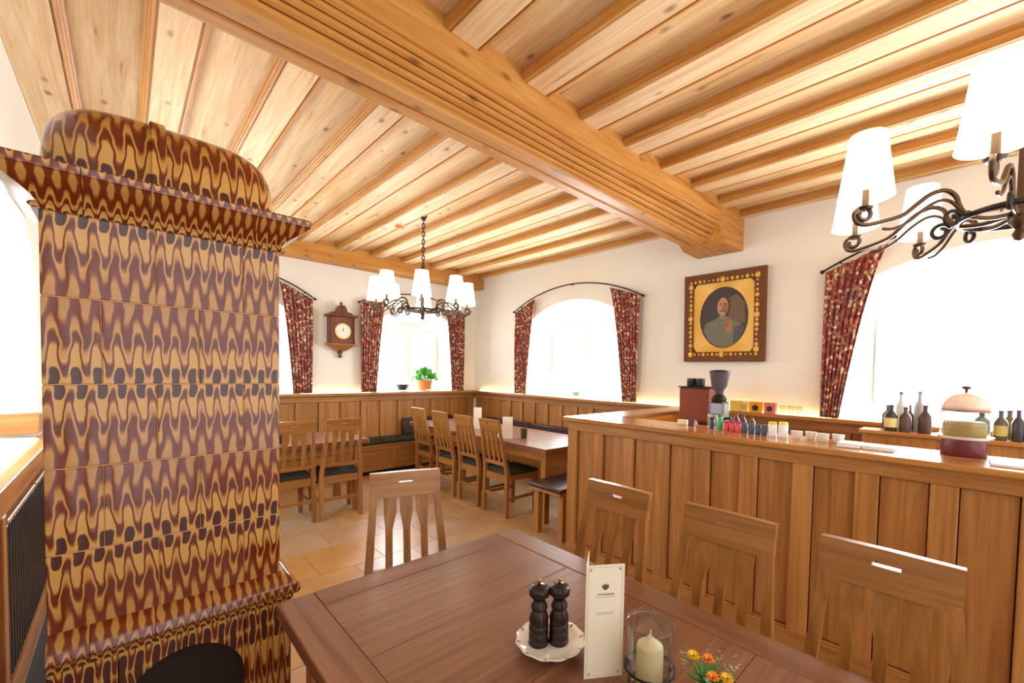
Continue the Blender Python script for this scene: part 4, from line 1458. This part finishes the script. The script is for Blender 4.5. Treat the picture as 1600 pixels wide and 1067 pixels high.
ph_ = thing('potted_herb', 'bushy green herb in an orange pot on the window sill', 'potted plant', (3.58, YF+0.17, 1.162))
MB().lathe([(0.0, 0.0), (0.105, 0.0), (0.122, 0.12), (0.13, 0.12), (0.13, 0.155), (0.118, 0.155), (0.11, 0.13), (0, 0.125)], n=24).build('pot', plain('terracotta', 'd8833c', 0.6), ph_, smooth=True)
hm = [plain('herb_green', '3f9a3c', 0.6), plain('herb_green_light', '5cb04c', 0.6)]
fol = MB()
for k in range(420):
    a, e, r_ = rnd.uniform(0, 2*PI), rnd.uniform(-0.1, PI/2), rnd.uniform(0.45, 1)
    p = Vector((0.20*r_*math.cos(a)*math.cos(e), 0.20*r_*math.sin(a)*math.cos(e), 0.17+0.19*r_*math.sin(e)))
    d = (p-Vector((0, 0, 0.13))).normalized()
    s_ = d.cross(Vector((rnd.uniform(-1, 1), rnd.uniform(-1, 1), rnd.uniform(-1, 1)))).normalized()*0.016
    fol.add([tuple(p-d*0.025), tuple(p+s_), tuple(p+d*0.04), tuple(p-s_)], [(0, 1, 2, 3)])
f_ = fol.build('foliage', hm[1], ph_)
f_['kind'] = 'stuff'
for k in range(6):
    a = 2*PI*k/6
    MB().tube([(0, 0, 0.125), (0.04*math.cos(a), 0.04*math.sin(a), 0.20), (0.11*math.cos(a), 0.11*math.sin(a), 0.27)], 0.004, 5).build('stem', hm[0], ph_)
bw = thing('black_bowl', 'shallow black bowl on the window sill beside the potted herb', 'bowl', (3.17, YF+0.13, 1.160))
MB().lathe([(0.0, 0.004), (0.06, 0.004), (0.065, 0.01), (0.095, 0.06), (0.125, 0.09), (0.12, 0.092), (0.085, 0.065), (0, 0.02)], n=28).build('bowl_body', plain('black_ceramic', '20242a', 0.25), bw, smooth=True)
MB().lathe([(0.06, 0.0), (0.062, 0.0), (0.06, 0.008), (0.057, 0.008)], n=24).build('foot_ring', M['black'], bw)
bw2 = thing('glass_bowl', 'pale green glass bowl on the sill of the window left of the portrait', 'bowl', (XR+0.12, 3.97, 1.162))
MB().lathe([(0.0, 0.0), (0.04, 0.0), (0.05, 0.01), (0.09, 0.05), (0.13, 0.06), (0.128, 0.064), (0.085, 0.056), (0, 0.014)], n=28).build('bowl_body', plain('celadon', '8fa592', 0.3), bw2, smooth=True)
for k in range(16):
    a = rnd.uniform(0, 2*PI)
    leaf('leaf', (0.03*math.cos(a), 0.03*math.sin(a), 0.03), (math.cos(a), math.sin(a), 0.5), 0.10, 0.04, bpy.data.materials['leaf_sage'], bw2)

# ================================================================== BAR ITEMS
BZ = 1.1375


def mat(name, col, r=0.4, m=0.0):
    return bpy.data.materials.get(name) or plain(name, col, r, m)


# coffee machine and grinder on the work counter
cm = thing('coffee_machine', 'copper brown coffee machine with dark cups on top behind the bar', 'coffee machine', (3.66, 1.745, 0.9205))
copper = mat('copper_panel', '8a4026', 0.7, 0.0)
MB().box(-0.02, 0.30, -0.14, 0.14, 0.16, 0.46, 0.008).build('machine_body', copper, cm)
MB().box(-0.10, 0.30, -0.14, 0.14, 0.0, 0.075, 0.006).build('drip_tray', M['steel'], cm)
MB().box(0.10, 0.30, -0.14, 0.14, 0.076, 0.159, 0.003).build('back_column', copper, cm)
MB().box(-0.03, 0.31, -0.15, 0.15, 0.461, 0.472, 0.003).build('cup_tray', M['black'], cm)
MB().lathe([(0.03, 0.09), (0.03, 0.159)], 0.02, 0, 16).build('brew_group', M['steel'], cm)
MB().tube([(0.02, 0, 0.11), (-0.13, 0, 0.10)], 0.012, 8).build('portafilter_handle', M['black'], cm)
for y_, lab in ((1.80, 'black cup on the coffee machine, left one'), (1.715, 'black cup on the coffee machine, right one')):
    cu = thing('coffee_cup', lab, 'cup', (3.70, y_, 0.9205+0.4725), 0, 'dark cups on the coffee machine')
    MB().lathe([(0.0, 0.0), (0.034, 0.0), (0.04, 0.012), (0.041, 0.075), (0.038, 0.075), (0.036, 0.012), (0, 0.008)], n=20).build('cup_body', mat('black_glaze', '2a2b31', 0.3), cu, smooth=True)
    MB().tube([(0.038, 0, 0.06), (0.062, 0, 0.055), (0.06, 0, 0.028), (0.036, 0, 0.02)], 0.005, 6).build('handle', mat('black_glaze', '2a2b31'), cu)
gr = thing('coffee_grinder', 'tall steel coffee grinder with a smoked hopper behind the bar', 'coffee grinder', (3.50, 1.47, 0.9205))
MB().box(-0.10, 0.12, -0.08, 0.08, 0.0, 0.035, 0.01).build('grinder_base', M['steel'], gr)
MB().box(-0.02, 0.11, -0.062, 0.062, 0.036, 0.36, 0.015).build('grinder_body', mat('grinder_grey', '77757a', 0.35, 0.7), gr)
MB().lathe([(0.058, 0.361), (0.062, 0.38), (0.052, 0.40), (0.03, 0.42)], 0.03, 0, 24).build('grinding_collar', M['black'], gr, smooth=True)
MB().lathe([(0.028, 0.421), (0.036, 0.45), (0.062, 0.49), (0.080, 0.60), (0.082, 0.605), (0.078, 0.605), (0.058, 0.49), (0.024, 0.43)], 0.03, 0, 28).build('bean_hopper', mat('smoked_plastic', '5a5560', 0.15), gr, smooth=True)
MB().lathe([(0.084, 0.606), (0.084, 0.618), (0.03, 0.625), (0, 0.626)], 0.03, 0, 28).build('hopper_lid', M['black'], gr, smooth=True)
MB().lathe([(0.0, 0.15), (0.045, 0.15), (0.05, 0.16), (0.05, 0.26), (0.0, 0.265)], -0.06, 0, 20).build('dosing_chamber', M['steel'], gr, smooth=True)
MB().tube([(-0.06, -0.05, 0.22), (-0.06, -0.14, 0.24)], 0.01, 8).build('dosing_lever', M['black'], gr)
MB().box(-0.13, -0.03, -0.03, 0.03, 0.10, 0.115, 0.004).build('portafilter_fork', M['steel'], gr)


def jar(name, x, y, z, r, h, col, label, cat, lid=None, group=None, neck=False, labelcol=None):
    t = thing(name, label, cat, (x, y, z), 0, group)
    bm = mat('pack_'+col, col, 0.3)
    if neck:
        MB().lathe([(0.0, 0.0), (r*0.96, 0.0), (r, 0.006), (r, h*0.58), (r*0.85, h*0.66), (r*0.36, h*0.78), (r*0.34, h*0.93), (0, h*0.93)], n=18).build('bottle_body', bm, t, smooth=True)
        MB().lathe([(r*0.4, h*0.931), (r*0.4, h), (0, h)], n=14).build('cap', mat('cap_'+(lid or '333333'), lid or '333333', 0.4), t)
    else:
        MB().lathe([(0.0, 0.0), (r*0.95, 0.0), (r, 0.005), (r, h*0.8), (r*0.9, h*0.84), (0, h*0.84)], n=18).build('jar_body', bm, t, smooth=True)
        MB().lathe([(r*0.95, h*0.841), (r*0.95, h), (0, h)], n=18).build('lid', mat('cap_'+(lid or col), lid or col, 0.4), t)
    if labelcol:
        MB().lathe([(r*1.01, h*0.15), (r*1.012, h*0.15), (r*1.012, h*0.5), (r*1.01, h*0.5)], n=18).build('paper_label', mat('label_'+labelcol, labelcol, 0.6), t)
    return t


def pack(name, x, y, z, w, d, h, col, label, cat, group=None, face=None, rz=0.0):
    t = thing(name, label, cat, (x, y, z), rz, group)
    MB().box(-d/2, d/2, -w/2, w/2, 0, h, 0.002).build('carton', mat('pack_'+col, col, 0.5), t)
    if face:
        fc, kind = face
        if kind == 'dot':
            MB().prism([(w*0.26*math.cos(2*PI*k/16), h*0.45+w*0.26*math.sin(2*PI*k/16)) for k in range(16)], lambda a, b, dd: (-d/2-dd, a, b), 0.0002, 0.001).build('printed_dot', mat('label_'+fc, fc, 0.5), t)
        else:
            MB().prism([(-w*0.42, h*0.2), (w*0.42, h*0.2), (w*0.42, h*0.75), (-w*0.42, h*0.75)], lambda a, b, dd: (-d/2-dd, a, b), 0.0002, 0.001).build('printed_panel', mat('label_'+fc, fc, 0.5), t)
    return t


pack('sugar_box', 2.86, 1.375, BZ, 0.045, 0.04, 0.045, '5d2730', 'small maroon carton on the bar left of the grinder', 'carton')
pack('cream_box', 2.88, 1.455, BZ, 0.07, 0.04, 0.035, 'e6dcae', 'flat cream carton at the left end of the bar items', 'carton')
jar('ink_jar', 2.83, 1.22, BZ, 0.016, 0.075, '2b3350', 'small dark blue jar next to the green bottle', 'jar', '20263c')
jar('green_bottle', 2.81, 1.158, BZ, 0.018, 0.105, '3fae5c', 'slim bright green bottle among the jars on the bar', 'bottle', '2f8a46')
for k, (yy_, h_) in enumerate(((1.108, 0.062), (1.070, 0.066), (1.032, 0.068))):
    jar('red_jar', 2.79, yy_, BZ, 0.018, h_, 'd2424a', ('short red jar next to the green bottle', 'short red jar in the middle of the three', 'short red jar nearest the row of dark jars')[k], 'jar', 'b4323c', 'red jars on the bar')
for k, yy_ in enumerate((1.085, 1.040, 0.985)):
    jar('syrup_bottle', 2.90, yy_, BZ, 0.019, 0.115-0.008*k, '5c2434', ('maroon syrup bottle behind the red jars, left one', 'maroon syrup bottle behind the red jars, middle one', 'maroon syrup bottle behind the dark jars')[k], 'bottle', '4a2030', 'maroon bottles on the bar', True)
for k, yy_ in enumerate((0.990, 0.950, 0.912, 0.876)):
    jar('dark_jar', 2.79, yy_, BZ, 0.017, 0.064, '3f4654', ('slate grey jar next to the red jars', 'slate grey jar second from the red jars', 'slate grey jar third from the red jars', 'slate grey jar next to the yellow-lidded pots')[k], 'jar', '596272', 'slate grey jars on the bar')
jar('white_pot', 2.795, 0.832, BZ, 0.024, 0.085, 'eef0f2', 'white pot with a yellow lid, left of the pair on the bar', 'pot', 'f2d21c', 'white pots with yellow lids')
jar('white_pot', 2.795, 0.772, BZ, 0.026, 0.090, 'eef0f2', 'white pot with a yellow lid, right of the pair on the bar', 'pot', 'e6e05a', 'white pots with yellow lids')
for k in range(4):
    t = thing('espresso_cup', ('white cup beside the yellow-lidded pots', 'white cup second from the yellow-lidded pots', 'white cup third from the yellow-lidded pots', 'white cup nearest the folded towels')[k], 'cup', (2.80+0.03*(k % 2), 0.70-0.066*k, BZ), 0, 'white cups on the bar')
    MB().lathe([(0.0, 0.0), (0.018, 0.0), (0.026, 0.012), (0.031, 0.045), (0.029, 0.045), (0.022, 0.012), (0, 0.006)], n=20).build('cup_body', M['porcelain'], t, smooth=True)
    MB().tube([(0.028, 0, 0.036), (0.043, 0, 0.032), (0.04, 0, 0.016), (0.024, 0, 0.012)], 0.0035, 6).build('handle', M['porcelain'], t)
for k, (xx, yy_, w_, h_) in enumerate(((2.73, 0.43, 0.10, 0.022), (2.75, 0.31, 0.13, 0.018))):
    t = thing('folded_towel', ('white folded towel on the bar nearest the cups', 'white folded towel on the bar farther from the cups')[k], 'towel', (xx, yy_, BZ), 0, 'folded towels on the bar')
    for q in range(3):
        MB().box(-0.07+0.004*q, 0.07-0.003*q, -w_/2, w_/2, q*h_/3+0.0002, (q+1)*h_/3, 0.003).build('fold', M['white'], t, smooth=True)
pp = tag(MB().box(-0.1, 0.1, -0.16, 0.16, 0, 0.012, 0.002).build('paper_stack', M['white']), 'stack of white paper on the bar at the right edge', 'paper')
pp.location = (2.72, -0.24, BZ)
# cake stand with cloche
ks = thing('cake_stand', 'covered cake stand with a domed lid on the bar', 'cake stand', (2.88, 0.005, BZ))
MB().lathe([(0.0, 0.0), (0.082, 0.0), (0.084, 0.004), (0.080, 0.078), (0.0, 0.08)], n=32).build('burgundy_base', mat('burgundy', '6b2a33', 0.3), ks, smooth=True)
MB().lathe([(0.0, 0.0805), (0.09, 0.081), (0.103, 0.092), (0.104, 0.096), (0.088, 0.09), (0.0, 0.089)], n=36).build('white_plate', M['porcelain'], ks, smooth=True)
MB().lathe([(0.0, 0.0905), (0.075, 0.0905), (0.078, 0.10), (0.078, 0.15), (0.07, 0.165), (0, 0.17)], n=32).build('cake', mat('golden_cake', 'c9a65a', 0.6), ks, smooth=True)
MB().lathe([(0.088, 0.0915), (0.088, 0.213), (0.0865, 0.213), (0.0865, 0.0915)], n=36).build('glass_wall', M['glass2'], ks, smooth='all')
MB().lathe([(0.092, 0.214), (0.092, 0.22), (0.085, 0.22), (0.083, 0.214)], n=36).build('lid_rim', mat('copper_rim', '9a5a44', 0.3, 0.8), ks)
MB().lathe([(0.086, 0.2205), (0.082, 0.245), (0.066, 0.275), (0.040, 0.295), (0.012, 0.302), (0, 0.302)], n=36).build('domed_lid', mat('pale_copper', 'ecd3c2', 0.2, 0.0), ks, smooth='all')
MB().lathe([(0.006, 0.3022), (0.006, 0.318), (0.016, 0.322), (0.016, 0.334), (0, 0.337)], n=16).build('lid_knob', M['bronze'], ks, smooth=True)
# cartons and glasses on the wall cap behind the bar
for k, (yy_, w_, h_, col, face, lab) in enumerate((
        (1.665, 0.10, 0.105, 'e8c95c', None, 'yellow carton on the wainscot cap beside the grinder'),
        (1.575, 0.06, 0.105, 'e6d6a6', ('d9b24a', 'panel'), 'narrow pale yellow carton on the wainscot cap'),
        (1.470, 0.115, 0.105, 'f0a032', ('2c2620', 'dot'), 'orange carton with a black dot on the wainscot cap'),
        (1.340, 0.10, 0.105, 'd9756a', ('3a2a2a', 'dot'), 'salmon carton with a dark dot on the wainscot cap'))):
    pack('tea_carton', XR-0.075, yy_, 1.1405, w_, 0.06, h_, col, lab, 'carton', 'tea cartons on the wainscot cap', face)
for k, yy_ in enumerate((1.235, 1.165, 1.10)):
    t = thing('drinking_glass', ('clear glass on the wainscot cap next to the salmon carton', 'clear glass on the wainscot cap, middle of three', 'clear glass on the wainscot cap farthest from the cartons')[k], 'glass', (XR-0.07, yy_, 1.1405), 0, 'glasses on the wainscot cap')
    MB().lathe([(0.0, 0.0), (0.024, 0.0), (0.03, 0.09), (0.0285, 0.09), (0.0225, 0.006), (0, 0.005)], n=20).build('glass_cup', M['glass2'], t, smooth=True)
# bottles on the back counter below the right window
for (x_, yy_, r_, h_, col, cap, lc, lab) in (
        (4.18, 0.41, 0.040, 0.20, '3a3226', '2b2722', 'e6d98a', 'dark bottle with a yellow label, first on the back counter'),
        (4.30, 0.365, 0.030, 0.30, 'cfd6dc', '3f6db0', None, 'clear bottle with a blue cap at the left of the back counter'),
        (4.19, 0.325, 0.036, 0.19, '5a4236', '2d2620', None, 'short brown bottle left of the cake stand'),
        (4.30, 0.255, 0.034, 0.31, 'a8a9b2', '8a8fa0', None, 'tall grey bottle with a grey cap left of the cake stand'),
        (4.20, 0.215, 0.040, 0.21, '4d382f', '352a26', None, 'broad dark brown bottle close to the cake stand'),
        (4.18, -0.075, 0.042, 0.20, '1f5660', '1d4650', None, 'teal bottle just right of the cake stand'),
        (4.20, -0.165, 0.036, 0.20, '5d5240', '4a4a66', 'c9b45e', 'olive brown bottle with a gold label'),
        (4.20, -0.245, 0.032, 0.21, '3c3840', '4a4a6a', None, 'dark violet bottle near the right edge'),
        (4.21, -0.325, 0.034, 0.19, '7a5a46', '6a4a38', None, 'light brown bottle near the right edge'),
        (4.22, -0.395, 0.030, 0.27, '6a4a34', '3a6cab', 'f0e6a0', 'amber bottle with a blue cap and yellow label'),
        (4.31, 0.44, 0.040, 0.19, '4a4034', '39322a', None, 'squat dark bottle at the left end of the back counter row'),
        (4.32, 0.310, 0.024, 0.20, '6a4c40', '352a26', None, 'reddish brown bottle in the rear row left of the cake stand'),
        (4.32, -0.21, 0.040, 0.20, '6a5a34', '4a4a66', None, 'golden brown bottle in the rear row right of the cake stand'),
        (4.32, -0.355, 0.040, 0.19, '4a4450', '3a3444', None, 'plum bottle in the rear row near the right edge'),
        (4.20, -0.465, 0.036, 0.20, '3a3f4e', '2c3040', None, 'slate bottle at the very right edge')):
    jar('spirit_bottle', x_, yy_, 1.1005, r_, h_, col, lab, 'bottle', cap, 'bottles on the back counter', True, lc)
